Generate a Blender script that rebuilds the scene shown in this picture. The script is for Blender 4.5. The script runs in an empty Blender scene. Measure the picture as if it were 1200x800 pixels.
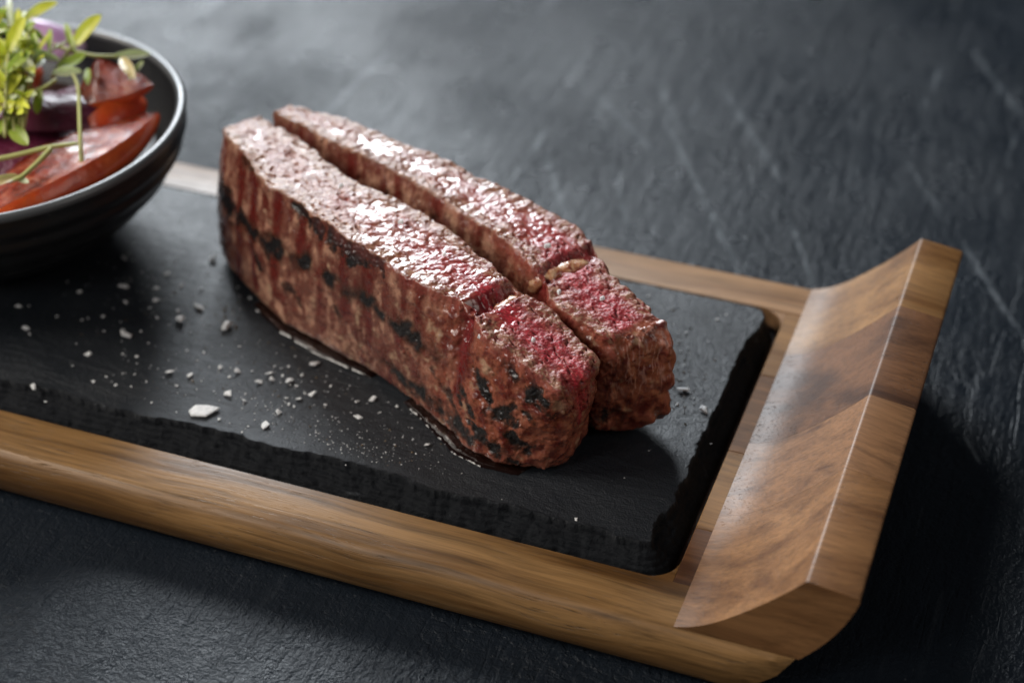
import bpy, bmesh, math, random
import numpy as np
from mathutils import Vector, Matrix

random.seed(7)
rng = np.random.default_rng(11)
scene = bpy.context.scene
COL = scene.collection

# ------------------------------------------------------------------ camera
# x runs along the board towards the near handle, y across it to the back,
# z = 0 is the top of the wooden frame; metres
CAM_F, PIT, YAW, ROLL = 2005.76 / 1200.0, 0.631747, -0.3597, -0.00222
CAM_C = np.array([0.08631, -0.366366, 0.362844])
_F = np.array([math.cos(PIT) * math.sin(YAW), math.cos(PIT) * math.cos(YAW), -math.sin(PIT)])
_R0 = np.array([math.cos(YAW), -math.sin(YAW), 0.0])
_U0 = np.cross(_R0, _F)
_R = _R0 * math.cos(ROLL) + _U0 * math.sin(ROLL)
_U = _U0 * math.cos(ROLL) - _R0 * math.sin(ROLL)
cd = bpy.data.cameras.new('camera')
cam = bpy.data.objects.new('camera', cd)
COL.objects.link(cam)
m = Matrix(((_R[0], _U[0], -_F[0], CAM_C[0]), (_R[1], _U[1], -_F[1], CAM_C[1]),
            (_R[2], _U[2], -_F[2], CAM_C[2]), (0, 0, 0, 1)))
cam.matrix_world = m
cd.sensor_width = 36.0
cd.lens = 36.0 * CAM_F
cd.clip_start = 0.01
cd.clip_end = 50
cd.dof.use_dof = True
FOCUS = Vector((-0.058, 0.022, 0.028))
cd.dof.focus_distance = float(np.dot(np.array(FOCUS) - CAM_C, _F))
cd.dof.aperture_fstop = 6.0
cd.dof.aperture_blades = 9
scene.camera = cam


def at(px, py, z):
    """point at height z seen at pixel (px, py) of the 1200 x 800 photograph"""
    f = CAM_F * 1200
    d = _F * f + _R * (px - 600) - _U * (py - 400)
    t = (z - CAM_C[2]) / d[2]
    return CAM_C + t * d


# ------------------------------------------------------------------ light
world = bpy.data.worlds.new('World')
scene.world = world
world.use_nodes = True
bg = world.node_tree.nodes['Background']
bg.inputs['Color'].default_value = (0.75, 0.85, 1.0, 1)
bg.inputs['Strength'].default_value = 0.036


def area(name, az, el, dist, sx, sy, power, colour, target=(-0.12, 0.07, 0.02)):
    l = bpy.data.lights.new(name, 'AREA')
    l.shape = 'RECTANGLE'
    l.size, l.size_y = sx, sy
    l.energy = power
    l.color = colour
    o = bpy.data.objects.new(name, l)
    COL.objects.link(o)
    a, e = math.radians(az), math.radians(el)
    d = Vector((math.sin(a) * math.cos(e), math.cos(a) * math.cos(e), math.sin(e)))
    o.location = Vector(target) + d * dist
    o.rotation_euler = d.to_track_quat('Z', 'Y').to_euler()
    return o


area('window_light', -34, 29, 2.2, 0.95, 0.70, 60, (0.88, 0.945, 1.0))
area('side_light', -110, 40, 1.4, 0.6, 0.6, 16, (1.0, 0.93, 0.84))
area('front_fill', -152, 30, 1.3, 0.40, 0.40, 4.5, (1.0, 0.95, 0.90))
area('right_bounce', 95, 35, 1.4, 0.6, 0.6, 2.5, (1.0, 0.93, 0.86))

scene.view_settings.view_transform = 'Standard'
scene.view_settings.look = 'None'
scene.view_settings.exposure = 0.0
scene.view_settings.gamma = 1.0
scene.view_settings.use_curve_mapping = False
scene.render.engine = 'CYCLES'

# ------------------------------------------------------------------ numpy noise
_perm = np.random.default_rng(3).permutation(256)
_perm = np.concatenate([_perm, _perm, _perm])
_g = np.random.default_rng(5).normal(size=(256, 3))
_g /= np.linalg.norm(_g, axis=1)[:, None]
_g = _g.astype(np.float32)


def perlin(P, seed=0):
    P = np.asarray(P, dtype=np.float64) + seed * 17.31
    i = np.floor(P).astype(np.int64)
    f = (P - i).astype(np.float32)
    i &= 255
    w = f * f * f * (f * (f * 6 - 15) + 10)
    out = 0
    for dx in (0, 1):
        wx = w[..., 0] if dx else 1 - w[..., 0]
        a = _perm[(i[..., 0] + dx) & 255]
        for dy in (0, 1):
            wy = w[..., 1] if dy else 1 - w[..., 1]
            b = _perm[(a + i[..., 1] + dy) & 255]
            for dz in (0, 1):
                wz = w[..., 2] if dz else 1 - w[..., 2]
                g = _g[_perm[(b + i[..., 2] + dz) & 255]]
                out = out + wx * wy * wz * (g[..., 0] * (f[..., 0] - dx) + g[..., 1] * (f[..., 1] - dy)
                                            + g[..., 2] * (f[..., 2] - dz))
    return out * 1.6


def fbm(P, octaves=4, seed=0, gain=0.5):
    s, a, t = 0, 1.0, 0
    P = np.asarray(P)
    for k in range(octaves):
        s = s + a * perlin(P * (2.03 ** k), seed + k * 3)
        t += a
        a *= gain
    return s / t


def ridged(P, octaves=3, seed=0):
    s, a, t = 0, 1.0, 0
    for k in range(octaves):
        s = s + a * (1 - np.abs(perlin(P * (2.1 ** k), seed + k * 5)) * 2)
        t += a
        a *= 0.5
    return s / t


def worley(P, seed=0):
    P = np.asarray(P, dtype=np.float64)
    i = np.floor(P).astype(np.int64)
    best = np.full(P.shape[:-1], 9.0)
    best2 = np.full(P.shape[:-1], 9.0)
    for dx in (-1, 0, 1):
        for dy in (-1, 0, 1):
            for dz in (-1, 0, 1):
                c = i + np.array([dx, dy, dz])
                h = _perm[(_perm[(_perm[(c[..., 0] + seed) & 255] + c[..., 1]) & 255] + c[..., 2]) & 255]
                q = c + (_g[h] * 0.5 + 0.5)
                d = np.sqrt(((P - q) ** 2).sum(-1))
                nb = np.minimum(best, d)
                best2 = np.minimum(best2, np.maximum(best, d))
                best = nb
    return best, best2


def sstep(a, b, x):
    t = np.clip((x - a) / (b - a), 0, 1)
    return t * t * (3 - 2 * t)


def lerp(a, b, t):
    return a + (b - a) * t


# ------------------------------------------------------------------ mesh helpers
def link(name, me, mat=None, parent=None, smooth=True):
    o = bpy.data.objects.new(name, me)
    COL.objects.link(o)
    if mat is not None:
        me.materials.append(mat)
    if smooth:
        me.polygons.foreach_set('use_smooth', [True] * len(me.polygons))
    if parent is not None:
        o.parent = parent
    return o


def mesh_np(name, V, faces):
    me = bpy.data.meshes.new(name)
    V = np.asarray(V, dtype=np.float32)
    Q = np.asarray(faces, dtype=np.int32)
    n, k = Q.shape
    me.vertices.add(len(V))
    me.vertices.foreach_set('co', V.ravel())
    me.loops.add(n * k)
    me.loops.foreach_set('vertex_index', Q.ravel())
    me.polygons.add(n)
    me.polygons.foreach_set('loop_start', np.arange(0, n * k, k, dtype=np.int32))
    me.polygons.foreach_set('loop_total', np.full(n, k, dtype=np.int32))
    me.update(calc_edges=True)
    me.validate()
    return me


def grid_faces(a, b, wrap=False):
    i, j = np.meshgrid(np.arange(a - 1), np.arange(b if wrap else b - 1), indexing='ij')
    j2 = (j + 1) % b
    return np.stack([i * b + j, (i + 1) * b + j, (i + 1) * b + j2, i * b + j2], -1).reshape(-1, 4)


def set_attr(me, name, vals):
    at_ = me.attributes.new(name, 'FLOAT', 'POINT')
    at_.data.foreach_set('value', np.asarray(vals, dtype=np.float32).ravel())


def set_col(me, name, vals):
    a = me.attributes.new(name, 'FLOAT_COLOR', 'POINT')
    c = np.ones((len(me.vertices), 4), dtype=np.float32)
    c[:, :3] = np.asarray(vals, dtype=np.float32).reshape(-1, 3)
    a.data.foreach_set('color', c.ravel())


def bm_obj(name, bm, mat, parent=None, smooth=True):
    me = bpy.data.meshes.new(name)
    bmesh.ops.recalc_face_normals(bm, faces=bm.faces)
    bm.to_mesh(me)
    bm.free()
    return link(name, me, mat, parent, smooth)


def empty(name, loc=(0, 0, 0)):
    o = bpy.data.objects.new(name, None)
    o.empty_display_size = 0.01
    COL.objects.link(o)
    o.location = loc
    return o


def tag(o, label=None, cat=None, group=None, kind=None):
    if label: o['label'] = label
    if cat: o['category'] = cat
    if group: o['group'] = group
    if kind: o['kind'] = kind
    return o


def adopt(child, parent):
    child.parent = parent
    child.matrix_parent_inverse = Matrix.Translation(-Vector(parent.location))
    return child


def bevel(o, w, seg=2, ang=30):
    b = o.modifiers.new('bevel', 'BEVEL')
    b.width, b.segments = w, seg
    b.limit_method = 'ANGLE'
    b.angle_limit = math.radians(ang)
    b.harden_normals = False
    return o


# ------------------------------------------------------------------ node helpers
class NT:
    def __init__(self, name):
        self.mat = bpy.data.materials.new(name)
        self.mat.use_nodes = True
        self.t = self.mat.node_tree
        self.b = self.t.nodes['Principled BSDF']

    def n(self, kind, **kw):
        nd = self.t.nodes.new(kind)
        for k, v in kw.items():
            setattr(nd, k, v)
        return nd

    def put(self, sock, val):
        if hasattr(val, 'is_linked') or isinstance(val, bpy.types.NodeSocket):
            self.t.links.new(val, sock)
        else:
            if isinstance(val, tuple) and len(val) == 3 and sock.type == 'RGBA':
                val = (*val, 1)
            sock.default_value = val

    def set(self, **kw):
        for k, v in kw.items():
            self.put(self.b.inputs[k.replace('_', ' ')], v)

    def coord(self, kind='Object'):
        return self.n('ShaderNodeTexCoord').outputs[kind]

    def map(self, vec, scale=(1, 1, 1), loc=(0, 0, 0), rot=(0, 0, 0)):
        nd = self.n('ShaderNodeMapping')
        self.put(nd.inputs['Vector'], vec)
        nd.inputs['Scale'].default_value = scale
        nd.inputs['Location'].default_value = loc
        nd.inputs['Rotation'].default_value = rot
        return nd.outputs[0]

    def noise(self, vec, scale, detail=4, rough=0.55, dist=0.0, col=False):
        nd = self.n('ShaderNodeTexNoise')
        self.put(nd.inputs['Vector'], vec)
        nd.inputs['Scale'].default_value = scale
        nd.inputs['Detail'].default_value = detail
        nd.inputs['Roughness'].default_value = rough
        nd.inputs['Distortion'].default_value = dist
        return nd.outputs['Color' if col else 'Fac']

    def voro(self, vec, scale, feature='F1', rnd=1.0):
        nd = self.n('ShaderNodeTexVoronoi')
        nd.feature = feature
        self.put(nd.inputs['Vector'], vec)
        nd.inputs['Scale'].default_value = scale
        nd.inputs['Randomness'].default_value = rnd
        return nd.outputs['Distance']

    def ramp(self, fac, stops, interp='LINEAR'):
        nd = self.n('ShaderNodeValToRGB')
        self.put(nd.inputs['Fac'], fac)
        cr = nd.color_ramp
        cr.interpolation = interp
        while len(cr.elements) < len(stops):
            cr.elements.new(0.5)
        for e, (p, c) in zip(cr.elements, stops):
            e.position = p
            e.color = (*c, 1) if isinstance(c, tuple) else (c, c, c, 1)
        return nd.outputs['Color']

    def math(self, op, a, b=0.0, c=None, clamp=False):
        nd = self.n('ShaderNodeMath', operation=op)
        nd.use_clamp = clamp
        self.put(nd.inputs[0], a)
        self.put(nd.inputs[1], b)
        if c is not None:
            self.put(nd.inputs[2], c)
        return nd.outputs[0]

    def mix(self, fac, a, b, blend='MIX'):
        nd = self.n('ShaderNodeMix', data_type='RGBA', blend_type=blend)
        self.put(nd.inputs[0], fac)
        self.put(nd.inputs[6], a)
        self.put(nd.inputs[7], b)
        return nd.outputs[2]

    def attr(self, name, what='Fac'):
        nd = self.n('ShaderNodeAttribute')
        nd.attribute_name = name
        return nd.outputs[what]

    def bump(self, h, dist, strength=1.0, normal=None):
        nd = self.n('ShaderNodeBump')
        self.put(nd.inputs['Height'], h)
        nd.inputs['Distance'].default_value = dist
        nd.inputs['Strength'].default_value = strength
        if normal is not None:
            self.put(nd.inputs['Normal'], normal)
        return nd.outputs[0]


# ------------------------------------------------------------------ table
def table_material():
    t = NT('dark_plaster')
    co = t.coord('Object')
    # trowelled plaster: big soft waves, pebbly relief and long draw lines
    peb = t.noise(co, 330, 5, 0.6, 0.4)
    peb2 = t.noise(co, 900, 3, 0.6)
    wav = t.noise(t.map(co, (9, 4, 1), rot=(0, 0, 0.5)), 4.0, 4, 0.6)
    vs = t.map(co, (1, 0.16, 1), rot=(0, 0, math.radians(-38)))
    line = t.noise(vs, 42, 4, 0.6, 0.35)
    crack = t.ramp(t.math('ABSOLUTE', t.math('SUBTRACT', line, 0.5)), [(0.0, 0.0), (0.018, 1.0)])
    patch = t.ramp(t.noise(co, 14, 3), [(0.40, 0.0), (0.6, 1.0)])
    crk = t.mix(patch, (1, 1, 1), crack)
    calm = t.ramp(t.noise(co, 9, 3), [(0.42, 0.35), (0.62, 1.0)])
    h1 = t.math('MULTIPLY', peb, calm)
    h = t.math('ADD', t.math('MULTIPLY', h1, 1.0), t.math('MULTIPLY', peb2, 0.22))
    h = t.math('ADD', h, t.math('MULTIPLY', crk, 0.16))
    h = t.math('ADD', h, t.math('MULTIPLY', wav, 0.3))
    brush = t.noise(t.map(co, (1, 0.16, 1), rot=(0, 0, math.radians(-45))), 150, 4, 0.62, 0.3)
    h = t.math('ADD', h, t.math('MULTIPLY', brush, 0.55))
    nb = t.bump(h, 0.0015, 0.85)
    # pale scuffs drawn across the plaster
    vs2 = t.map(co, (1, 0.055, 1), rot=(0, 0, math.radians(-47)))
    sc = t.noise(vs2, 120, 3, 0.6, 0.15)
    scm = t.ramp(sc, [(0.61, 0.0), (0.70, 1.0)])
    brk = t.ramp(t.noise(co, 26, 4), [(0.46, 0.0), (0.62, 1.0)])
    scuff0 = t.math('MULTIPLY', scm, brk)
    # a few long single scratches
    sep = t.n('ShaderNodeSeparateXYZ')
    t.put(sep.inputs[0], co)
    X, Y = sep.outputs[0], sep.outputs[1]
    scuff = t.math('MULTIPLY', scuff0, t.ramp(Y, [(0.02, 0.12), (0.16, 1.0)]))
    dirty = t.noise(co, 160, 3, 0.6)
    for (p, q, w, s) in SCRATCHES:
        dx, dy = q[0] - p[0], q[1] - p[1]
        L = math.hypot(dx, dy)
        ux, uy = dx / L, dy / L
        a = t.math('SUBTRACT', X, p[0])
        b = t.math('SUBTRACT', Y, p[1])
        u = t.math('ADD', t.math('MULTIPLY', a, ux / L), t.math('MULTIPLY', b, uy / L))
        v = t.math('ADD', t.math('MULTIPLY', a, -uy / w), t.math('MULTIPLY', b, ux / w))
        v = t.math('ADD', v, t.math('MULTIPLY', t.math('SUBTRACT', dirty, 0.5), 1.6))
        e = t.math('SUBTRACT', 1.0, t.math('ABSOLUTE', v), clamp=True)
        ends = t.math('SUBTRACT', 1.0, t.math('POWER', t.math('ABSOLUTE', t.math('SUBTRACT', t.math('MULTIPLY', u, 2.0), 1.0)), 4.0), clamp=True)
        k = t.math('MULTIPLY', t.math('MULTIPLY', e, ends), min(1.0, s * 1.5))
        k = t.math('MULTIPLY', k, t.ramp(dirty, [(0.36, 0.15), (0.6, 1.0)]))
        scuff = t.math('MAXIMUM', scuff, k)
    base = t.mix(t.noise(co, 24, 5, 0.6), (0.005, 0.0075, 0.0115), (0.013, 0.018, 0.025))
    colr = t.mix(t.math('MULTIPLY', scuff, 0.62), base, (0.16, 0.18, 0.20))
    speck = t.ramp(t.noise(co, 520, 2), [(0.74, 0.0), (0.80, 1.0)])
    colr = t.mix(t.math('MULTIPLY', speck, 0.35), colr, (0.2, 0.21, 0.22))
    t.set(Base_Color=colr, Roughness=t.ramp(t.noise(co, 60, 4), [(0.3, 0.25), (0.7, 0.36)]), Normal=nb)
    t.b.inputs['Specular IOR Level'].default_value = 0.16
    return t.mat


TZ = -0.0186


def seg(a, b, w, s):
    A, B = at(a[0], a[1], TZ), at(b[0], b[1], TZ)
    return ((A[0], A[1]), (B[0], B[1]), w, s)


SCRATCHES = [seg((775, 130), (868, 322), 0.0022, 0.9), seg((845, 100), (918, 215), 0.0030, 0.5),
             seg((640, 180), (665, 262), 0.0024, 0.55), seg((700, 110), (768, 180), 0.0030, 0.4),
             seg((925, 255), (955, 340), 0.0016, 0.75), seg((815, 215), (868, 318), 0.0014, 0.6),
             seg((1125, 280), (1198, 395), 0.0020, 0.7), seg((1140, 60), (1200, 140), 0.0026, 0.5),
             seg((715, 185), (738, 270), 0.0018, 0.45), seg((1128, 505), (1150, 545), 0.0012, 0.8),
             seg((770, 90), (800, 160), 0.0034, 0.4), seg((1060, 185), (1110, 260), 0.0024, 0.3)]

bm = bmesh.new()
vs = [bm.verts.new((x, y, TZ)) for x, y in ((-2.0, -0.9), (1.6, -0.9), (1.6, 2.2), (-2.0, 2.2))]
bm.faces.new(vs)
tbl = bm_obj('table_top', bm, table_material(), smooth=False)
tag(tbl, 'dark blue-grey plaster table top with pale scuffs', 'table', kind='structure')

# ------------------------------------------------------------------ wooden board
W = 0.15          # width of the recess
RF = 0.0179       # flat width of the rails
JX = 0.0055       # where the upswept handle begins
XL = -0.400       # far end of the recess
BZ = -0.018       # underside


def wood(name, c_dark, c_light, off, fig=0.5, rough=0.42, pores=0.5):
    t = NT(name)
    co = t.map(t.coord('Object'), loc=off)
    warp = t.noise(co, 9, 2, 0.5, col=True)
    wv = t.n('ShaderNodeMix', data_type='VECTOR')
    wv.inputs[0].default_value = 0.035 * fig
    t.put(wv.inputs[4], co)
    t.put(wv.inputs[5], warp)
    v = wv.outputs[1]
    band = t.noise(t.map(v, (5, 95, 70)), 1.0, 5, 0.62, 0.6 * fig)
    fine = t.noise(t.map(v, (16, 620, 620)), 1.0, 4, 0.7)
    broad = t.noise(t.map(v, (6, 26, 26)), 1.0, 3, 0.5, 1.2 * fig)
    f = t.math('ADD', t.math('MULTIPLY', band, 0.62), t.math('MULTIPLY', broad, 0.38))
    dark2 = tuple(x * 0.42 for x in c_dark)
    col = t.ramp(f, [(0.26, dark2), (0.40, c_dark), (0.55, c_light), (0.72, tuple(min(1, x * 1.18) for x in c_light))])
    col = t.mix(0.75 if fig < 0.5 else 0.5, col, t.ramp(fine, [(0.30, 0.30), (0.58, 1.12)]), 'MULTIPLY')
    po = t.noise(t.map(v, (95, 2100, 2100)), 1.0, 2, 0.5)
    pm = t.ramp(po, [(0.63, 0.0), (0.72, 1.0)])
    pz = t.ramp(t.noise(co, 30, 3), [(0.42, 0.0), (0.65, 1.0)])
    pmz = t.math('MULTIPLY', t.math('MULTIPLY', pm, pz), pores)
    col = t.mix(pmz, col, (0.018, 0.010, 0.006))
    h = t.math('ADD', t.math('MULTIPLY', fine, 0.5), t.math('MULTIPLY', band, 0.25))
    h = t.math('SUBTRACT', h, pmz)
    nb = t.bump(h, 0.00040, 0.7)
    r = t.math('ADD', t.math('MULTIPLY', t.noise(co, 45, 4), 0.22), rough - 0.11)
    t.set(Base_Color=col, Roughness=r, Normal=nb)
    t.b.inputs['Specular IOR Level'].default_value = 0.36
    return t.mat


OCHRE = wood('wood_ochre', (0.120, 0.056, 0.016), (0.270, 0.150, 0.058), (0.3, 1.7, 0.2), 0.35, 0.40, 0.7)
BACKW = wood('wood_back_rail', (0.19, 0.095, 0.042), (0.33, 0.19, 0.095), (1.3, 0.4, 0.9), 0.3, 0.45, 0.4)
WOODS = [wood('wood_umber', (0.062, 0.025, 0.011), (0.145, 0.064, 0.027), (2.1, 0.3, 0.5), 0.9, 0.47, 0.9),
         wood('wood_amber', (0.130, 0.056, 0.020), (0.255, 0.125, 0.050), (0.9, 2.3, 1.5), 0.9, 0.47, 0.5),
         wood('wood_walnut', (0.100, 0.043, 0.018), (0.215, 0.105, 0.046), (3.7, 1.3, 0.8), 1.2, 0.47, 0.5),
         wood('wood_chestnut', (0.110, 0.046, 0.016), (0.205, 0.095, 0.036), (5.2, 0.8, 2.2), 1.0, 0.47, 0.4),
         wood('wood_honey', (0.150, 0.066, 0.018), (0.270, 0.140, 0.050), (4.4, 3.1, 1.1), 0.7, 0.47, 0.4)]
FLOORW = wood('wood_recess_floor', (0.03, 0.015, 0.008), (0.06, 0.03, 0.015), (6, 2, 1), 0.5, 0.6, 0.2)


def zbot(x):      # underside of the slab, sweeping up below the handle
    return np.interp(x, [0.014, 0.022, 0.030, 0.037, 0.0418], [BZ, BZ + 0.0012, BZ + 0.0045, BZ + 0.0100, BZ + 0.0178])


board = empty('serving_board', (-0.2, 0.075, BZ))
tag(board, 'wooden serving board with upswept handle ends and recess for a slate', 'board')


def prism_xz(name, poly, y0, y1, mat, mirror=False):
    """polygon in x-z extruded across the board"""
    bm = bmesh.new()
    mx = (lambda x: XL - x) if mirror else (lambda x: x)
    a = [bm.verts.new((mx(x), y0, z)) for x, z in poly]
    b = [bm.verts.new((mx(x), y1, z)) for x, z in poly]
    n = len(poly)
    bm.faces.new(a)
    bm.faces.new(b[::-1])
    for i in range(n):
        bm.faces.new((a[i], b[i], b[(i + 1) % n], a[(i + 1) % n]))
    o = bm_obj(name, bm, mat, None, smooth=False)
    adopt(o, board)
    return o


def rail(name, side, mat):
    """side = -1 front, +1 back: swept section with a soft bulged flank"""
    sec = [(0, 0), (-RF + 0.0008, 0), (-RF - 0.0002, -0.0004), (-RF - 0.0014, -0.0019), (-RF - 0.0026, -0.0042), (-RF - 0.0034, -0.0072),
           (-RF - 0.0036, -0.0100), (-RF - 0.0031, -0.0132), (-RF - 0.0020, -0.0162), (-RF - 0.0002, BZ), (0, BZ)]
    xe = 0.0418
    xs = np.concatenate([[XL - xe], XL - np.linspace(xe - 0.0004, 0.014, 14), [XL, 0.0], np.linspace(0.014, xe - 0.0004, 14), [xe]])
    V = []
    for x in xs:
        xx = x if x > XL / 2 else XL - x
        zb = float(zbot(xx))
        for (y, z) in sec:
            z2 = max(z, zb)
            # flank tucks in as the underside rises
            yy = y if z > zb else max(y, -RF - 0.0036 * (0.2 + 0.8 * min(1, -zb / 0.018)))
            tp = min(1.0, max(0.0, (xe - xx) / 0.022)) ** 0.7
            yy = max(yy, -RF - 0.0036 * tp + 0.0002 * (1 - tp)) if yy < -RF else yy
            V.append((x, yy if side < 0 else W - yy, z2))
    n, k = len(xs), len(sec)
    F = grid_faces(n, k, True)
    bm = bmesh.new()
    vv = [bm.verts.new(v) for v in V]
    for q in F:
        bm.faces.new([vv[i] for i in q])
    bm.faces.new(vv[:k])
    bm.faces.new(vv[-k:][::-1])
    bmesh.ops.remove_doubles(bm, verts=bm.verts, dist=1e-5)
    o = bm_obj(name, bm, mat, None, smooth=True)
    adopt(o, board)
    m_ = o.modifiers.new('edge', 'EDGE_SPLIT')
    m_.split_angle = math.radians(32)
    return o


rail('rail', -1, OCHRE)
rail('rail', 1, BACKW)

_cx = np.linspace(0, 1, 40)
_kx = np.interp(_cx, np.linspace(0, 1, 9), [JX, 0.010, 0.0155, 0.0205, 0.0255, 0.0305, 0.0350, 0.0390, 0.0425])
_kz = np.interp(_cx, np.linspace(0, 1, 9), [0.0, 0.0012, 0.0042, 0.0083, 0.0128, 0.0176, 0.0224, 0.0268, 0.0312])


def _sm(a):
    for _ in range(14):
        b = a.copy()
        b[1:-1] = (a[:-2] + 2 * a[1:-1] + a[2:]) / 4
        a = b
    return a


CURVE = list(zip(_sm(_kx), _sm(_kz)))
CURVE = [c for c in CURVE if c[0] < 0.0405] + [(0.0416, 0.0302), (0.0419, 0.03045), (0.0423, 0.0306), (0.0428, 0.03065)]
HANDLE = CURVE + [(0.0562, 0.0288), (0.0569, 0.0283), (0.0571, 0.0275), (0.0564, 0.0245), (0.0552, 0.0210), (0.0537, 0.0172), (0.0520, 0.0136), (0.0500, 0.0100), (0.0478, 0.0066), (0.0455, 0.0035), (0.0428, 0.0)]
SLABEND = [(0.0, -0.0002), (0.0416, -0.0002), (0.0370, BZ + 0.0100), (0.030, BZ + 0.0045), (0.022, BZ + 0.0012), (0.014, BZ), (0.0, BZ)]
YB = [-RF, 0.0335, 0.0715, 0.1235, W + RF]
for mir in (False, True):
    hm = [WOODS[1], WOODS[2], WOODS[0], WOODS[4]]
    for k in range(4):
        o = prism_xz('handle_stave', HANDLE, YB[k] + (0.00004 if k else 0), YB[k + 1] - (0.00004 if k < 3 else 0), hm[k], mir)
        o.data.polygons.foreach_set('use_smooth', [True] * len(o.data.polygons))
        es = o.modifiers.new('edge', 'EDGE_SPLIT')
        es.split_angle = math.radians(35)
    sm = [WOODS[0], WOODS[4], WOODS[3], WOODS[4]]
    ys = [0.0001, 0.026, 0.066, 0.110, W - 0.0001]
    for k in range(4):
        o = prism_xz('cross_stave', SLABEND, ys[k], ys[k + 1], sm[k], mir)
        bevel(o, 0.0003, 1, 40)
    # rounded inner corners of the recess
    for cy, s in ((0.0, 1), (W, -1)):
        bm = bmesh.new()
        R = 0.010
        pts = [(0.0, cy)] + [(-R + R * math.sin(a), cy + s * (R - R * math.cos(a))) for a in np.linspace(0, math.pi / 2, 9)]
        pts = [((XL - x) if mir else x, y) for x, y in pts]
        a = [bm.verts.new((x, y, -0.0003)) for x, y in pts]
        b = [bm.verts.new((x, y, BZ + 0.0002)) for x, y in pts]
        bm.faces.new(a)
        bm.faces.new(b[::-1])
        for i in range(len(pts)):
            bm.faces.new((a[i], b[i], b[(i + 1) % len(pts)], a[(i + 1) % len(pts)]))
        adopt(bm_obj('corner_fillet', bm, OCHRE if s > 0 else BACKW, None, False), board)
o = prism_xz('recess_floor', [(XL + 0.0002, -0.0065), (-0.0002, -0.0065), (-0.0002, BZ + 0.0003), (XL + 0.0002, BZ + 0.0003)], 0.0002, W - 0.0002, FLOORW)

# ------------------------------------------------------------------ slate
SZ = 0.004


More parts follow.
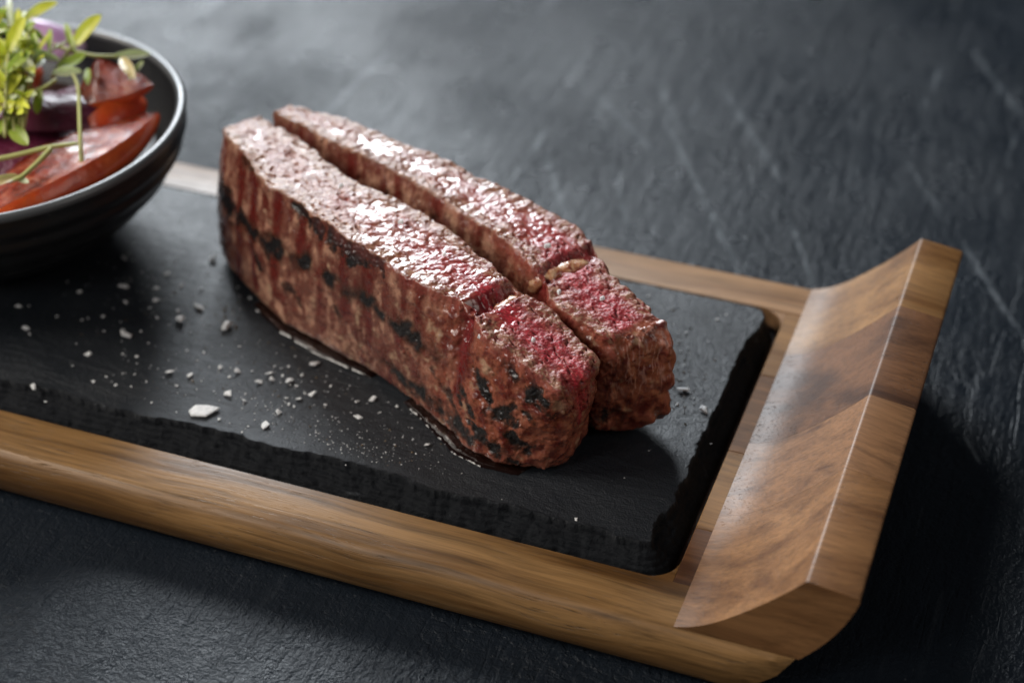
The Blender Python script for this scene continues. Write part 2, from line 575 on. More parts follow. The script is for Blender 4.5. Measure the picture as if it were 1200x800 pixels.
def slate():
    x0, x1, y0, y1 = XL + 0.003, -0.0025, 0.0022, 0.1465
    xs = np.concatenate([np.linspace(x0, -0.275, 70)[:-1], np.linspace(-0.275, x1, 540)])
    ys = np.concatenate([np.linspace(y0, 0.024, 70)[:-1], np.linspace(0.024, 0.130, 130)[:-1], np.linspace(0.130, y1, 46)])
    X, Y = np.meshgrid(xs, ys, indexing='ij')
    P = np.stack([X, Y, 0 * X], -1)
    # rounded-rectangle distance from the outline
    R = 0.009
    cx, cy = (x0 + x1) / 2, (y0 + y1) / 2
    qx = np.abs(X - cx) - ((x1 - x0) / 2 - R)
    qy = np.abs(Y - cy) - ((y1 - y0) / 2 - R)
    sd = -(np.hypot(np.maximum(qx, 0), np.maximum(qy, 0)) + np.minimum(np.maximum(qx, qy), 0) - R)
    right = sstep(-0.016, -0.006, X) * sstep(0.010, 0.03, Y)
    back = sstep(0.120, 0.135, Y)
    E = 0.0076 + 0.0024 * fbm(P * 38, 3, 2) * 1.6 + 0.0016 * fbm(P * 160, 3, 9) + 0.0024 * np.exp(-((X + 0.13) / 0.045) ** 2) * (1 - back)
    E = lerp(E, 0.0056 + 0.0010 * fbm(P * 120, 3, 7) + 0.0007 * fbm(P * 420, 2, 17), right)
    E = lerp(E, 0.0030 + 0.0010 * fbm(P * 90, 3, 4), back)
    E = np.maximum(E, 0.0018)
    t = np.clip(sd / E, 0, 1)
    n1 = fbm(P * np.array([70, 90, 1]), 3, 21)
    n2 = ridged(P * np.array([230, 260, 1]), 3, 31)
    prof = t ** 0.9 * 0.76
    q = prof + 0.26 * n1 * (t * (1 - t) * 4) ** 0.5
    q = q + 0.10 * fbm(P * np.array([210, 240, 1]), 3, 41) * (t < 1) * sstep(0, 0.15, t)
    st = 6.0
    qq = (np.floor(q * st) + sstep(0.25, 0.75, q * st - np.floor(q * st))) / st
    q = lerp(q, qq, 0.75) + (0.030 * n2 + 0.030 * fbm(P * 420, 3, 77)) * (t < 1)
    body = (t >= 1)
    bot = -0.0060
    top = SZ + 0.00010 * fbm(P * np.array([22, 30, 1]), 4, 3) + 0.00005 * ridged(P * np.array([80, 130, 1]), 3, 13)
    Z = np.where(body, top, np.clip(bot + (SZ - bot) * q, bot, SZ - 0.0009))
    Z = np.where(sd <= 1e-5, bot, Z)
    # jitter of the chipped flank sideways so it is not a clean height field
    V = np.stack([X, Y, Z], -1)
    me = mesh_np('slate_plate', V.reshape(-1, 3), grid_faces(len(xs), len(ys)))
    set_attr(me, 'chip', 1 - sstep(1.0, 1.10, sd / E))
    t_ = NT('slate')
    co = t_.coord('Object')
    chip = t_.attr('chip')
    lam = t_.noise(t_.map(co, (60, 210, 60), rot=(0, 0, 0.25)), 1.0, 5, 0.62, 0.5)
    fin = t_.noise(co, 1500, 3, 0.6)
    mid = t_.noise(co, 240, 5, 0.65, 0.3)
    col = t_.mix(t_.noise(co, 18, 5, 0.6), (0.006, 0.0078, 0.0105), (0.014, 0.0175, 0.023))
    col = t_.mix(t_.math('MULTIPLY', chip, 0.6), col, (0.003, 0.0032, 0.004))
    scf = t_.ramp(t_.noise(t_.map(co, (1, 2.2, 1.5)), 55, 6, 0.72, 0.5), [(0.62, 0.0), (0.76, 1.0)])
    col = t_.mix(t_.math('MULTIPLY', t_.math('MULTIPLY', scf, chip), 0.4), col, (0.13, 0.14, 0.155))
    grease = t_.ramp(t_.noise(co, 30, 4, 0.6), [(0.40, 0.0), (0.62, 1.0)])
    rough = t_.mix(chip, t_.mix(grease, (0.42, 0.42, 0.42), (0.56, 0.56, 0.56)), (0.66, 0.66, 0.66))
    h = t_.math('ADD', t_.math('MULTIPLY', lam, 0.55), t_.math('MULTIPLY', mid, 0.45))
    h = t_.math('ADD', h, t_.math('MULTIPLY', fin, 0.24))
    nb = t_.bump(h, 0.0013, 0.9)
    nb2 = t_.bump(t_.math('MULTIPLY', t_.noise(co, 420, 6, 0.7, 0.6), chip), 0.0006, 0.7, nb)
    t_.set(Base_Color=col, Roughness=rough, Normal=nb2)
    t_.put(t_.b.inputs['Specular IOR Level'], t_.math('SUBTRACT', 0.5, t_.math('MULTIPLY', chip, 0.38)))
    o = link('slate_plate', me, t_.mat)
    return tag(o, 'black slate plate with chipped edges set into the wooden board', 'plate')


slate()

# ------------------------------------------------------------------ steak
D2 = np.array([0.889, -0.4576]); D2 /= np.linalg.norm(D2)
N2 = np.array([-D2[1], D2[0]])
O2 = np.array([-0.2114, 0.1049])


def gauss1(a, s, axis=0, wrap=False):
    r = max(1, int(3 * s))
    k = np.exp(-0.5 * (np.arange(-r, r + 1) / s) ** 2)
    k /= k.sum()
    pad = [(0, 0)] * a.ndim
    pad[axis] = (r, r)
    A = np.pad(a, pad, mode='wrap' if wrap else 'edge')
    out = 0
    for i, w_ in enumerate(k):
        sl = [slice(None)] * a.ndim
        sl[axis] = slice(i, i + a.shape[axis])
        out = out + w_ * A[tuple(sl)]
    return out


def meat_material(name):
    t = NT(name)
    co = t.coord('Object')
    col = t.attr('Col', 'Color')
    wet = t.attr('wet')
    topm = t.attr('cut')
    dr_ = t.attr('dry')
    n1 = t.noise(co, 1400, 4, 0.65)
    n2 = t.noise(co, 520, 4, 0.6, 0.4)
    col = t.mix(0.40, col, t.ramp(n1, [(0.30, 0.45), (0.62, 1.15)]), 'MULTIPLY')
    v = t.voro(t.map(co, (1, 1, 1)), 900, 'F1')
    h = t.math('ADD', t.math('MULTIPLY', n2, 0.7), t.math('MULTIPLY', n1, 0.35))
    h = t.math('ADD', h, t.math('MULTIPLY', t.math('SUBTRACT', 1.0, v), t.math('MULTIPLY', topm, 0.5)))
    amt = t.math('MULTIPLY', h, t.math('SUBTRACT', 1.0, t.math('MULTIPLY', wet, 0.85)))
    nb = t.bump(amt, 0.0006, 0.7)
    r = t.mix(wet, t.ramp(n2, [(0.3, 0.24), (0.7, 0.46)]), (0.16, 0.16, 0.16))
    r = t.mix(t.math('MULTIPLY', dr_, 0.6), r, (0.5, 0.5, 0.5))
    t.set(Base_Color=col, Roughness=r, Normal=nb)
    t.b.inputs['Specular IOR Level'].default_value = 0.42
    t.b.inputs['Subsurface Weight'].default_value = 0.12
    t.b.inputs['Subsurface Radius'].default_value = (1.0, 0.35, 0.25)
    t.b.inputs['Subsurface Scale'].default_value = 0.003
    dr = t.attr('dry')
    dr2 = t.math('MAXIMUM', dr, t.math('MULTIPLY', topm, t.math('SUBTRACT', 0.8, wet), clamp=True))
    t.put(t.b.inputs['Coat Weight'], t.math('SUBTRACT', 0.6, t.math('MULTIPLY', dr2, 0.55), clamp=True))
    t.b.inputs['Coat Roughness'].default_value = 0.16
    t.put(t.b.inputs['Coat Normal'], nb)
    return t.mat


MEAT = meat_material('seared_beef')


def curve(tab, u, col):
    tab = np.array(tab, dtype=float)
    return np.interp(u, tab[:, 0], tab[:, col])


def build_slice(name, bn, tn, tf, bf, u0, u1, R0, R1, skew, notch, seed, NU, NN, NT_, NFAR, spots, drips, pools, redness, front):
    NB = 20
    th0 = np.linspace(0, math.pi / 2, 16)
    Se = np.concatenate([np.cos(np.linspace(0, math.acos(0.8 ** 3), 26)) ** (1 / 3), np.linspace(0.8, 0.012, 96)[1:]])
    ua = u0 + R0 * (1 - np.cos(th0))[:-1]
    ub = (u1 - R1 + R1 * np.sqrt(1 - Se ** 6))[1:]
    um = np.linspace(u0 + R0, u1 - R1, NU)
    U = np.concatenate([ua, um, ub])
    S = np.concatenate([np.sin(th0)[:-1] ** 0.5, np.ones(NU), Se[1:]])
    S[0] = 0.02
    def cv(tab, c):
        return curve(tab, U, c)
    du = np.gradient(U)
    sm = 3.0 / np.median(du)
    vb, vt, vf, vbf = [gauss1(cv(t_, 1), sm) for t_ in (bn, tn, tf, bf)]
    zt, zf = [gauss1(cv(t_, 2), sm) for t_ in (tn, tf)]
    def e1(k_, sc):
        return perlin(np.stack([U / sc, 0 * U, 0 * U + k_], -1), seed + k_)
    nv1, nz1, nv2, nz2 = 0.9 * e1(201, 6.0) + 0.5 * e1(202, 2.3), 0.7 * e1(203, 7.0) + 0.45 * e1(204, 2.5), 0.9 * e1(205, 6.0) + 0.5 * e1(206, 2.3), 0.7 * e1(207, 7.0) + 0.45 * e1(208, 2.5)
    w1 = np.linspace(0, 1, NN, endpoint=False)
    w2 = np.linspace(0, 1, NT_, endpoint=False)
    w3 = np.linspace(0, 1, NFAR, endpoint=False)
    w4 = np.linspace(0, 1, NB, endpoint=False)
    def seg_(a, b, w):
        return a[:, None] * (1 - w) + b[:, None] * w
    zero = np.zeros_like(U)
    bul = 1.6 * np.sin(math.pi * w1)[None, :]
    Vv = np.concatenate([seg_(vb, vt, w1) - bul, seg_(vt, vf, w2), seg_(vf, vbf, w3), seg_(vbf, vb, w4)], 1)
    Zz = np.concatenate([seg_(zero, zt, w1), seg_(zt, zf, w2), seg_(zf, zero, w3), seg_(zero, zero, w4)], 1)
    reg = np.concatenate([np.full(NN, 0), np.full(NT_, 1), np.full(NFAR, 2), np.full(NB, 3)])
    wn = np.concatenate([w1, np.ones(NT_), 1 - w3, np.zeros(NB)])
    k1 = np.concatenate([sstep(0.86, 1.0, w1), 1 - sstep(0, 0.35, w2), 0 * w3, 0 * w4])[None, :]
    k2 = np.concatenate([0 * w1, sstep(0.65, 1.0, w2), 1 - sstep(0, 0.2, w3), 0 * w4])[None, :]
    Vv = Vv + nv1[:, None] * k1 + nv2[:, None] * k2
    Zz = Zz + nz1[:, None] * k1 + nz2[:, None] * k2
    # edge softening: crisp on top, round towards the slate
    A = np.stack([Vv, Zz], -1)
    s1 = gauss1(A, 2.6, 1, True)
    s2 = gauss1(A, 11.0, 1, True)
    k = (1 - sstep(0.0, 0.22, wn))[None, :, None]
    A = s1 * (1 - k) + s2 * k
    cen = np.stack([(vb + vt + vf + vbf) / 4, (zt + zf) * 0.22], -1)[:, None, :]
    A = cen + (A - cen) * S[:, None, None]
    Vv, Zz = A[..., 0], A[..., 1]
    UU = np.repeat(U[:, None], A.shape[1], 1)
    # skew of the end
    if skew:
        UU = UU + skew * (Vv - np.mean(vt)) * sstep(u1 - 60, u1, UU)
    # the soft roll of the near end below the top
    UU = UU - ((0.16 if front else 0.04) * np.maximum(0, (zt[:, None] - Zz)) * sstep(u1 - 22, u1, UU))
    UU = UU + sstep(u1 - 16, u1 - 1, UU) * S[:, None] ** 0.5 * (2.6 * perlin(np.stack([0 * UU, Vv / 6.0, Zz / 9.0], -1), seed + 130) + 1.2 * perlin(np.stack([0 * UU, Vv / 2.4, Zz / 4.0], -1), seed + 131))
    istop = np.repeat((reg == 1)[None, :], len(U), 0).astype(float)
    istop = gauss1(istop, 2.0, 1, True)
    topw = np.repeat(np.concatenate([np.zeros(NN), w2, np.ones(NFAR), np.zeros(NB)])[None, :], len(U), 0)
    wnn = np.repeat(wn[None, :], len(U), 0)
    near = np.repeat((reg == 0)[None, :], len(U), 0).astype(float)
    # notch between the two muscles
    for (un, slant, depth, wid, dn) in notch:
        c = un + slant * (Vv - vt[:, None]) + 0.9 * perlin(np.stack([Vv * 0.35, Zz * 0.2, 0 * Vv], -1), seed + 40)
        g = np.exp(-np.abs((UU - c) / wid) ** 2.4)
        Zz = Zz - depth * g * istop * (0.75 + 0.5 * perlin(np.stack([Vv * .3, 0 * Vv, 0 * Vv], -1), seed + 41))
        dwn = sstep(dn, 0.95, wnn) * near
        Vv = Vv + depth * 0.55 * g * dwn
    P = np.stack([O2[0] + (UU * D2[0] + Vv * N2[0]) / 1000, O2[1] + (UU * D2[1] + Vv * N2[1]) / 1000, SZ + Zz / 1000], -1)
    # normals
    def normals(P):
        a = np.gradient(P, axis=0)
        b = np.roll(P, -1, 1) - np.roll(P, 1, 1)
        n = np.cross(a, b)
        n /= np.linalg.norm(n, axis=-1, keepdims=True) + 1e-12
        return n
    Nn = normals(P)
    if (Nn[len(U) // 2, NN + NT_ // 2, 2]) < 0:
        Nn = -Nn
    Nn = Nn * S[:, None, None] + np.sign(U[:, None, None] - (u0 + u1) / 2) * np.array([D2[0], D2[1], 0.0]) * (1 - S[:, None, None])
    Nn /= np.linalg.norm(Nn, axis=-1, keepdims=True) + 1e-12
    mm = P * 1000 + seed * 31.7            # millimetres
    endm = sstep(u1 - R1 * 0.7, u1, UU)
    cut = np.clip(istop * (1 - endm), 0, 1)
    # ---- relief
    lump = fbm(mm / 13, 3, seed + 1)
    mid = fbm(mm / 4.2, 4, seed + 2)
    fine = fbm(mm / 1.25, 3, seed + 3)
    f1, f2 = worley(mm / np.array([1.25, 1.1, 1.1]), seed)
    grain = (f2 - f1)
    fib = ridged(mm / np.array([2.6, 1.3, 1.6]), 3, seed + 6)
    tear = ridged(np.stack([UU / 9, Vv / 4.5, Zz / 6], -1) + seed, 2, seed + 8)
    tear = sstep(0.80, 0.97, tear)
    crag = sstep(0.1, 0.5, fbm(mm / 6.0, 3, seed + 12))
    big = fbm(mm / 24, 2, seed + 5)
    glz = sstep(105, 160, UU + 14 * fbm(mm / 10, 2, seed + 97))
    tearS = sstep(0.80, 0.98, ridged(np.stack([UU / 7, Vv / 20, Zz / 16], -1) + seed, 2, seed + 9))
    dry = sstep(112, 150, UU)
    dT = 0.6 * big + 0.5 * lump + (0.42 + 0.5 * dry) * mid + 0.12 * fine + (0.10 - 0.04 * dry) * (grain - 0.35) + (0.20 - 0.08 * dry) * fib - 1.0 * tear
    dS = (0.5 + 1.3 * endm) * big * np.clip(Zz / 12, 0, 1) + (0.8 + 0.7 * glz) * lump + (0.45 + 0.45 * glz) * mid + 0.13 * fine + 0.15 * crag - 0.12 * tearS
    pool = np.zeros_like(UU)
    for (pu, pv, ru, rv) in pools:
        dd = ((UU - pu) / ru) ** 2 + ((topw - pv) / rv) ** 2
        pool = np.maximum(pool, sstep(1.35, 0.1, dd + 1.0 * perlin(mm / 3.0, seed + 50) + 0.5 * fine))
    pool *= istop
    # ---- grill marks, char and drips on the seared side
    wl = wnn + 0.05 * perlin(mm / 9, seed + 60)
    wb = UU + 2.0 * perlin(mm / 7, seed + 61)
    char = np.zeros_like(UU)
    for (cu, cw, su, sw, amt) in spots:
        if cw < 0.9:
            a_, b_ = (wb - cu), (wl - cw) * 50.0
            p_, q_ = a_ * 0.82 - b_ * 0.57, a_ * 0.57 + b_ * 0.82
            dd = np.sqrt((p_ / (su * (1.15 if cu < 140 else 1.5))) ** 2 + (q_ / (sw * 50 * (0.5 if cu < 140 else 0.72))) ** 2) + 0.55 * perlin(mm / 5.5, seed + 140) + 0.18 * (0.3 - mid)
        else:
            dd = np.sqrt(((wb - cu) / su) ** 2 + ((wl - cw) / sw) ** 2)
        char = np.maximum(char, amt * sstep(1.5, 0.15, dd + 0.75 * perlin(mm / 3.0, seed + 62) + 0.6 * fine))
    if front:
        wc = np.interp(UU, [0, 15, 50, 100, 128, 140], [0.56, 0.57, 0.60, 0.64, 0.585, 0.55]) + 0.012 * perlin(np.stack([UU / 6, 0 * UU, 0 * UU], -1), seed + 63)
        on = sstep(-0.5, 0.2, perlin(np.stack([UU / 9, 0 * UU, 0 * UU], -1), seed + 64) + 0.15) * sstep(142, 128, UU)
        char = np.maximum(char, 1.05 * on * np.exp(-((wl - wc) / 0.060) ** 2) * (0.95 + 0.9 * perlin(mm / 3.0, seed + 65)))
        wc2 = np.interp(UU, [100, 130, 165], [0.24, 0.19, 0.17])
        on2 = sstep(100, 118, UU) * sstep(-0.3, 0.3, perlin(np.stack([UU / 8, 0 * UU, 0 * UU], -1), seed + 66) + 0.1) * sstep(172, 160, UU)
        char = np.maximum(char, 1.0 * on2 * np.exp(-((wl - wc2) / 0.060) ** 2) * (0.85 + 0.9 * perlin(mm / 3.0, seed + 67)))
    keep = sstep(0.35, 0.85, S)[:, None]
    char = np.clip(char, 0, 1.3) * keep
    char *= np.clip(near + sstep(0.0, 0.10, 0.10 - topw * istop) * istop * 0, 0, 1) + (reg == 2)[None, :] * 0.6
    drip = np.zeros_like(UU)
    for (du_, w_lo, wid, amt) in drips:
        cx = du_ + 1.6 * perlin(np.stack([wnn * 3, 0 * wnn, 0 * wnn + du_], -1), seed + 70) + 3.0 * (1 - wnn) * 0.4
        ww = wid * (0.85 + 0.6 * perlin(np.stack([wnn * 5, 0 * wnn, 0 * wnn + du_ * 3], -1), seed + 71))
        g = np.exp(-((UU - cx) / ww) ** 4) * sstep(w_lo - 0.03, w_lo + 0.08, wnn)
        drip = np.maximum(drip, amt * g)
    drip *= near * keep
    dS = dS - 0.30 * char + 0.35 * char * fbm(mm / 1.6, 3, seed + 80) + 0.30 * drip * (0.5 + mid)
    bead = sstep(0.42, 0.70, perlin(mm / 1.25, seed + 81)) * sstep(-0.1, 0.3, fbm(mm / 8, 2, seed + 82))
    dS = dS + 0.55 * bead      # beads of fat and juice
    disp = lerp(dS, dT * (1 - 0.75 * pool) - 0.25 * pool, cut)
    disp = gauss1(disp, 0.6, 1, True)
    fade = np.where(U > (u0 + u1) / 2, np.clip(S * 1.5, 0.1, 1), np.clip(S * 1.3, 0.15, 1))[:, None]
    P2 = P + Nn * (disp * fade / 1000)[..., None]
    P2[..., 2] = np.maximum(P2[..., 2], SZ + 0.00012)
    # ---- colour
    def C(*c):
        return np.array(c)
    def mixc(a, b, f):
        return a + (b - a) * np.clip(f, 0, 1)[..., None]
    base = np.zeros(P.shape)
    # cut face: browned rim to rosy centre
    rim = np.minimum(topw, 1 - topw)
    rosy = sstep(0.10, 0.40, rim + 0.16 * fbm(mm / 6, 3, seed + 90))
    red = np.interp(UU, [0, 60, 110, 140, 150, 190], redness)
    red = np.clip(red + 0.35 * fbm(mm / 8, 3, seed + 91), 0, 1)
    tan = mixc(np.broadcast_to(C(0.22, 0.105, 0.058), P.shape), np.broadcast_to(C(0.40, 0.23, 0.14), P.shape), sstep(-0.3, 0.4, fbm(mm / 2.2, 3, seed + 92)))
    pink = mixc(np.broadcast_to(C(0.38, 0.110, 0.080), P.shape), np.broadcast_to(C(0.46, 0.026, 0.042), P.shape), red * 1.1)
    deep = np.broadcast_to(C(0.17, 0.012, 0.018), P.shape)
    topc = mixc(tan, pink, rosy * (0.25 + 0.75 * red))
    topc = mixc(topc, np.broadcast_to(C(0.24, 0.016, 0.024), P.shape), sstep(0.75, 0.25, fib) * red * 0.75)
    topc = mixc(topc, np.broadcast_to(C(0.52, 0.24, 0.20), P.shape), sstep(0.72, 0.95, fib) * 0.5)
    topc = mixc(topc, deep, np.clip(tear * 0.7 + sstep(0.15, 0.5, fbm(mm / 3.2, 3, seed + 93)) * red * 0.8, 0, 0.85))
    topc = mixc(topc, np.broadcast_to(C(0.13, 0.028, 0.022), P.shape), 0.65 * sstep(0.22, 0.02, grain) * (0.4 + 0.6 * rosy))
    topc = mixc(topc, np.broadcast_to(C(0.55, 0.40, 0.30), P.shape), 0.5 * sstep(0.3, 0.55, fbm(mm / 4.5, 4, seed + 94)) * (1 - red))
    # seared side
    b1 = mixc(np.broadcast_to(C(0.155, 0.052, 0.034), P.shape), np.broadcast_to(C(0.44, 0.235, 0.155), P.shape), sstep(-0.12, 0.34, fbm(mm / np.array([6, 6, 8]), 5, seed + 95, 0.6)))
    b1 = mixc(b1, np.broadcast_to(C(0.100, 0.013, 0.009), P.shape), sstep(0.02, 0.32, fbm(mm / np.array([4.5, 4.5, 9]), 5, seed + 96, 0.6)) * 0.85)
    b1 = mixc(b1, np.broadcast_to(C(0.10, 0.022, 0.014), P.shape), tearS * 0.22)
    orange = mixc(np.broadcast_to(C(0.29, 0.082, 0.044), P.shape), np.broadcast_to(C(0.110, 0.010, 0.006), P.shape), sstep(-0.12, 0.25, fbm(mm / 4.5, 5, seed + 98, 0.6)))
    b1 = mixc(b1, orange, glz * 0.85)
    b1 = mixc(b1, np.broadcast_to(C(0.42, 0.27, 0.17), P.shape), 0.7 * sstep(0.22, 0.5, fbm(mm / 5.5, 3, seed + 99)))
    b1 = mixc(b1, np.broadcast_to(C(0.095, 0.009, 0.007), P.shape), drip * 0.95)
    ch2 = np.broadcast_to(C(0.0085, 0.0075, 0.0080), P.shape)
    edge = sstep(0.35, 0.85, char)
    b1 = mixc(b1, np.broadcast_to(C(0.055, 0.018, 0.010), P.shape), sstep(0.02, 0.45, char) * 0.9)
    b1 = mixc(b1, ch2, edge)
    # pink bleeding down from the cut edge
    blee = sstep(0.86, 1.0, wnn + 0.06 * mid) * near * red * keep
    b1 = mixc(b1, np.broadcast_to(C(0.30, 0.07, 0.055), P.shape), blee * 0.7)
    strand = ridged(np.stack([UU / 2.2, Vv / 2.2, Zz / 9], -1) + seed, 2, seed + 120)
    b1 = mixc(b1, np.broadcast_to(C(0.46, 0.24, 0.19), P.shape), sstep(0.62, 0.9, strand) * endm * sstep(0.25, 0.7, wnn) * 0.75)
    cc = mixc(b1, topc, cut)
    # raw flesh in the notch
    for (un, slant, depth, wid, dn) in notch:
        c = un + slant * (Vv - vt[:, None])
        g = np.exp(-np.abs((UU - c) / (wid * 1.25)) ** 2.4) * np.clip(istop + sstep(dn, 0.9, wnn) * near, 0, 1)
        cc = mixc(cc, np.broadcast_to(C(0.17, 0.014, 0.018), P.shape), g * 0.85)
        pool = np.maximum(pool, g * 0.6)
    wet = np.clip(bead * (1 - cut) + pool * 0.95 + drip * 0.8 + (0.25 + 0.45 * glz) * (1 - cut) * sstep(-0.2, 0.3, fbm(mm / 5, 3, seed + 111)) + 0.5 * sstep(0.2, 0.5, fbm(mm / 7, 2, seed + 110)) * cut, 0, 1) * (1 - 0.6 * edge * (1 - cut))
    V = P2.reshape(-1, 3)
    F = grid_faces(len(U), A.shape[1], True)
    me = mesh_np(name, V, F)
    set_col(me, 'Col', np.clip(cc, 0.002, 1))
    set_attr(me, 'wet', wet)
    set_attr(me, 'cut', cut)
    set_attr(me, 'dry', np.clip(dry * cut * (1 - pool), 0, 1))
    return me


def fat_seam(pts, rad, seed, mat):
    """lumpy strip of fat along a polyline given as (u, v, z mm)"""
    pts = np.array(pts, float)
    t = np.linspace(0, 1, 60)
    s = np.linspace(0, 1, len(pts))
    C_ = np.stack([np.interp(t, s, pts[:, i]) for i in range(3)], -1)
    C_ = gauss1(C_, 4.0)
    T = np.gradient(C_, axis=0)
    T /= np.linalg.norm(T, axis=1)[:, None]
    B = np.cross(T, np.array([0, 0, 1.0]))
    B /= np.linalg.norm(B, axis=1)[:, None]
    Nn = np.cross(B, T)
    a = np.linspace(0, 2 * math.pi, 36, endpoint=False)
    r = rad * np.clip(np.minimum(t, 1 - t) * 4, 0.05, 1) ** 0.5 * (1 + 0.3 * perlin(np.stack([t * 6, 0 * t, 0 * t], -1), seed))
    B = np.array([[1.0, 0, 0]]) - T * T[:, :1]
    B /= np.linalg.norm(B, axis=1)[:, None]
    Nn = np.cross(T, B)
    P = C_[:, None, :] + r[:, None, None] * (np.cos(a)[None, :, None] * B[:, None, :] * 1.25 + 0.75 * np.sin(a)[None, :, None] * Nn[:, None, :])
    n = fbm(P / 3.0, 3, seed)
    n2 = fbm(P / 1.1, 3, seed + 3)
    rad_dir = P - C_[:, None, :]
    P = P + rad_dir * (0.30 * n + 0.10 * n2)[..., None]
    V = np.stack([O2[0] + (P[..., 0] * D2[0] + P[..., 1] * N2[0]) / 1000, O2[1] + (P[..., 0] * D2[1] + P[..., 1] * N2[1]) / 1000, SZ + P[..., 2] / 1000], -1)
    me = mesh_np('fat_seam', V.reshape(-1, 3), grid_faces(60, 36, True))
    return me


def fat_material():
    t = NT('beef_fat')
    co = t.coord('Object')
    n = t.noise(co, 380, 5, 0.6, 0.5)
    c = t.ramp(n, [(0.36, (0.22, 0.045, 0.03)), (0.48, (0.42, 0.18, 0.09)), (0.60, (0.56, 0.34, 0.20)), (0.78, (0.66, 0.48, 0.33))])
    t.set(Base_Color=c, Roughness=0.22, Normal=t.bump(t.noise(co, 900, 4, 0.6), 0.0005, 0.7))
    t.b.inputs['Subsurface Weight'].default_value = 0.3
    t.b.inputs['Subsurface Radius'].default_value = (1, 0.6, 0.35)
    t.b.inputs['Subsurface Scale'].default_value = 0.002
    t.b.inputs['Coat Weight'].default_value = 0.5
    return t.mat


FAT = fat_material()

F_BN = [(0, 2), (12, -3.5), (35, -7.5), (57, -10), (78, -7.5), (102, -4), (130, -4.5), (151, -7), (161, -6), (170, -2), (178, 3), (186, 9)]
F_TN = [(0, 9, 53), (8, 5.5, 54), (27, 1.8, 53.5), (45, -3.2, 53), (62, -2.2, 53), (78, -3, 53), (92, -4.2, 53), (102, -2, 52), (117, -1.8, 51), (134, 1.5, 50),
        (141, 3.5, 50), (147, 3.0, 48.5), (155, 0.3, 46), (162, 1.5, 44), (168, 2.6, 42.5), (175, 3.7, 40.5), (184, 4.2, 38), (190, 6, 37)]
F_TF = [(0, 24, 52.5), (6, 25, 53), (29, 24.7, 53), (49, 22.5, 53), (68, 21.5, 53), (78, 24, 53), (88, 26, 53), (107, 26.7, 52), (123, 25.4, 51), (138, 24, 50),
        (145, 22.5, 49), (150, 23.7, 48), (157, 25.7, 46), (167, 25.6, 44), (178, 24, 42), (190, 24, 40)]
F_BF = [(0, 22), (60, 20), (120, 24), (150, 23), (190, 24)]
R_BN = [(0, 27), (60, 27), (120, 31), (150, 29), (172, 29), (195, 31)]
R_TN = [(0, 29.5, 53), (13, 30.3, 53), (32, 31.9, 53), (52, 33.8, 53), (75, 36.6, 52), (92, 36.8, 52), (97, 36.8, 51), (122, 37.5, 50), (140, 34.9, 48.5), (147, 33.2, 47),
        (157, 29, 44.5), (163, 29.5, 43.5), (170, 30.2, 42.5), (195, 30.5, 41.5)]
R_TF = [(0, 34, 53), (8, 38.5, 53), (25, 46.6, 53), (47, 49.4, 53), (72, 55.5, 52), (89, 56.5, 52), (104, 59.5, 51), (122, 61.5, 50), (134, 62.3, 49), (140, 60.4, 48),
        (146, 55.5, 47), (151, 53.5, 46), (166, 52.0, 45), (171, 50, 44), (180, 50, 43), (195, 50, 42)]
R_BF = [(0, 34), (25, 44), (72, 53), (120, 58), (150, 54), (195, 50)]

f_spots = [(14, 0.58, 7, 0.16, 1.0), (22, 0.55, 6, 0.07, 0.9), (46, 0.52, 5, 0.08, 0.8),
           (9, 0.2, 5, 0.2, 0.5),
           (40, 0.40, 5, 0.10, 0.8), (62, 0.35, 5, 0.08, 0.6), (84, 0.42, 5, 0.07, 0.7), (64, 0.98, 6, 0.07, 1.5), (75, 0.97, 7, 0.09, 1.7), (85, 0.96, 7, 0.10, 1.7), (95, 0.96, 7, 0.10, 1.6), (104, 0.97, 5, 0.08, 1.4), (30, 0.97, 6, 0.035, 0.6),
           (143, 0.33, 6, 0.05, 0.6), (157, 0.62, 3.6, 0.085, 1.2), (150, 0.20, 5, 0.07, 0.9), (160, 0.22, 7, 0.09, 1.25),
           (152, 0.42, 4, 0.05, 0.8), (166, 0.50, 3.5, 0.10, 1.1), (171, 0.30, 4, 0.09, 1.0), (176, 0.84, 4.5, 0.10, 1.2), (167, 0.86, 3.0, 0.07, 0.8), (172, 0.62, 3, 0.08, 0.9), (146, 0.12, 8, 0.05, 0.6)]
f_drips = [(8, 0.0, 3.0, 0.7), (24, 0.05, 3.2, 0.9), (36, 0.12, 3.4, 1.0), (52, 0.30, 3.2, 0.95), (66, 0.50, 3.4, 0.95), (77, 0.10, 2.6, 0.7), (90, 0.38, 3.2, 1.0), (101, 0.22, 3.2, 0.9), (110, 0.05, 2.4, 0.6), (126, 0.25, 2.4, 0.6),
           (118, 0.45, 2.0, 0.8), (146, 0.34, 3.4, 1.0), (138, 0.55, 2.0, 0.6), (164, 0.55, 1.6, 0.5)]
f_pools = [(118, 0.35, 14, 0.5), (133, 0.5, 12, 0.45), (100, 0.35, 11, 0.4), (141, 0.25, 6, 0.5), (152, 0.4, 5, 0.35), (84, 0.6, 8, 0.3)]
r_pools = [(50, 0.5, 12, 0.4), (98, 0.5, 18, 0.45), (112, 0.55, 12, 0.3), (126, 0.5, 8, 0.3), (70, 0.5, 9, 0.3)]

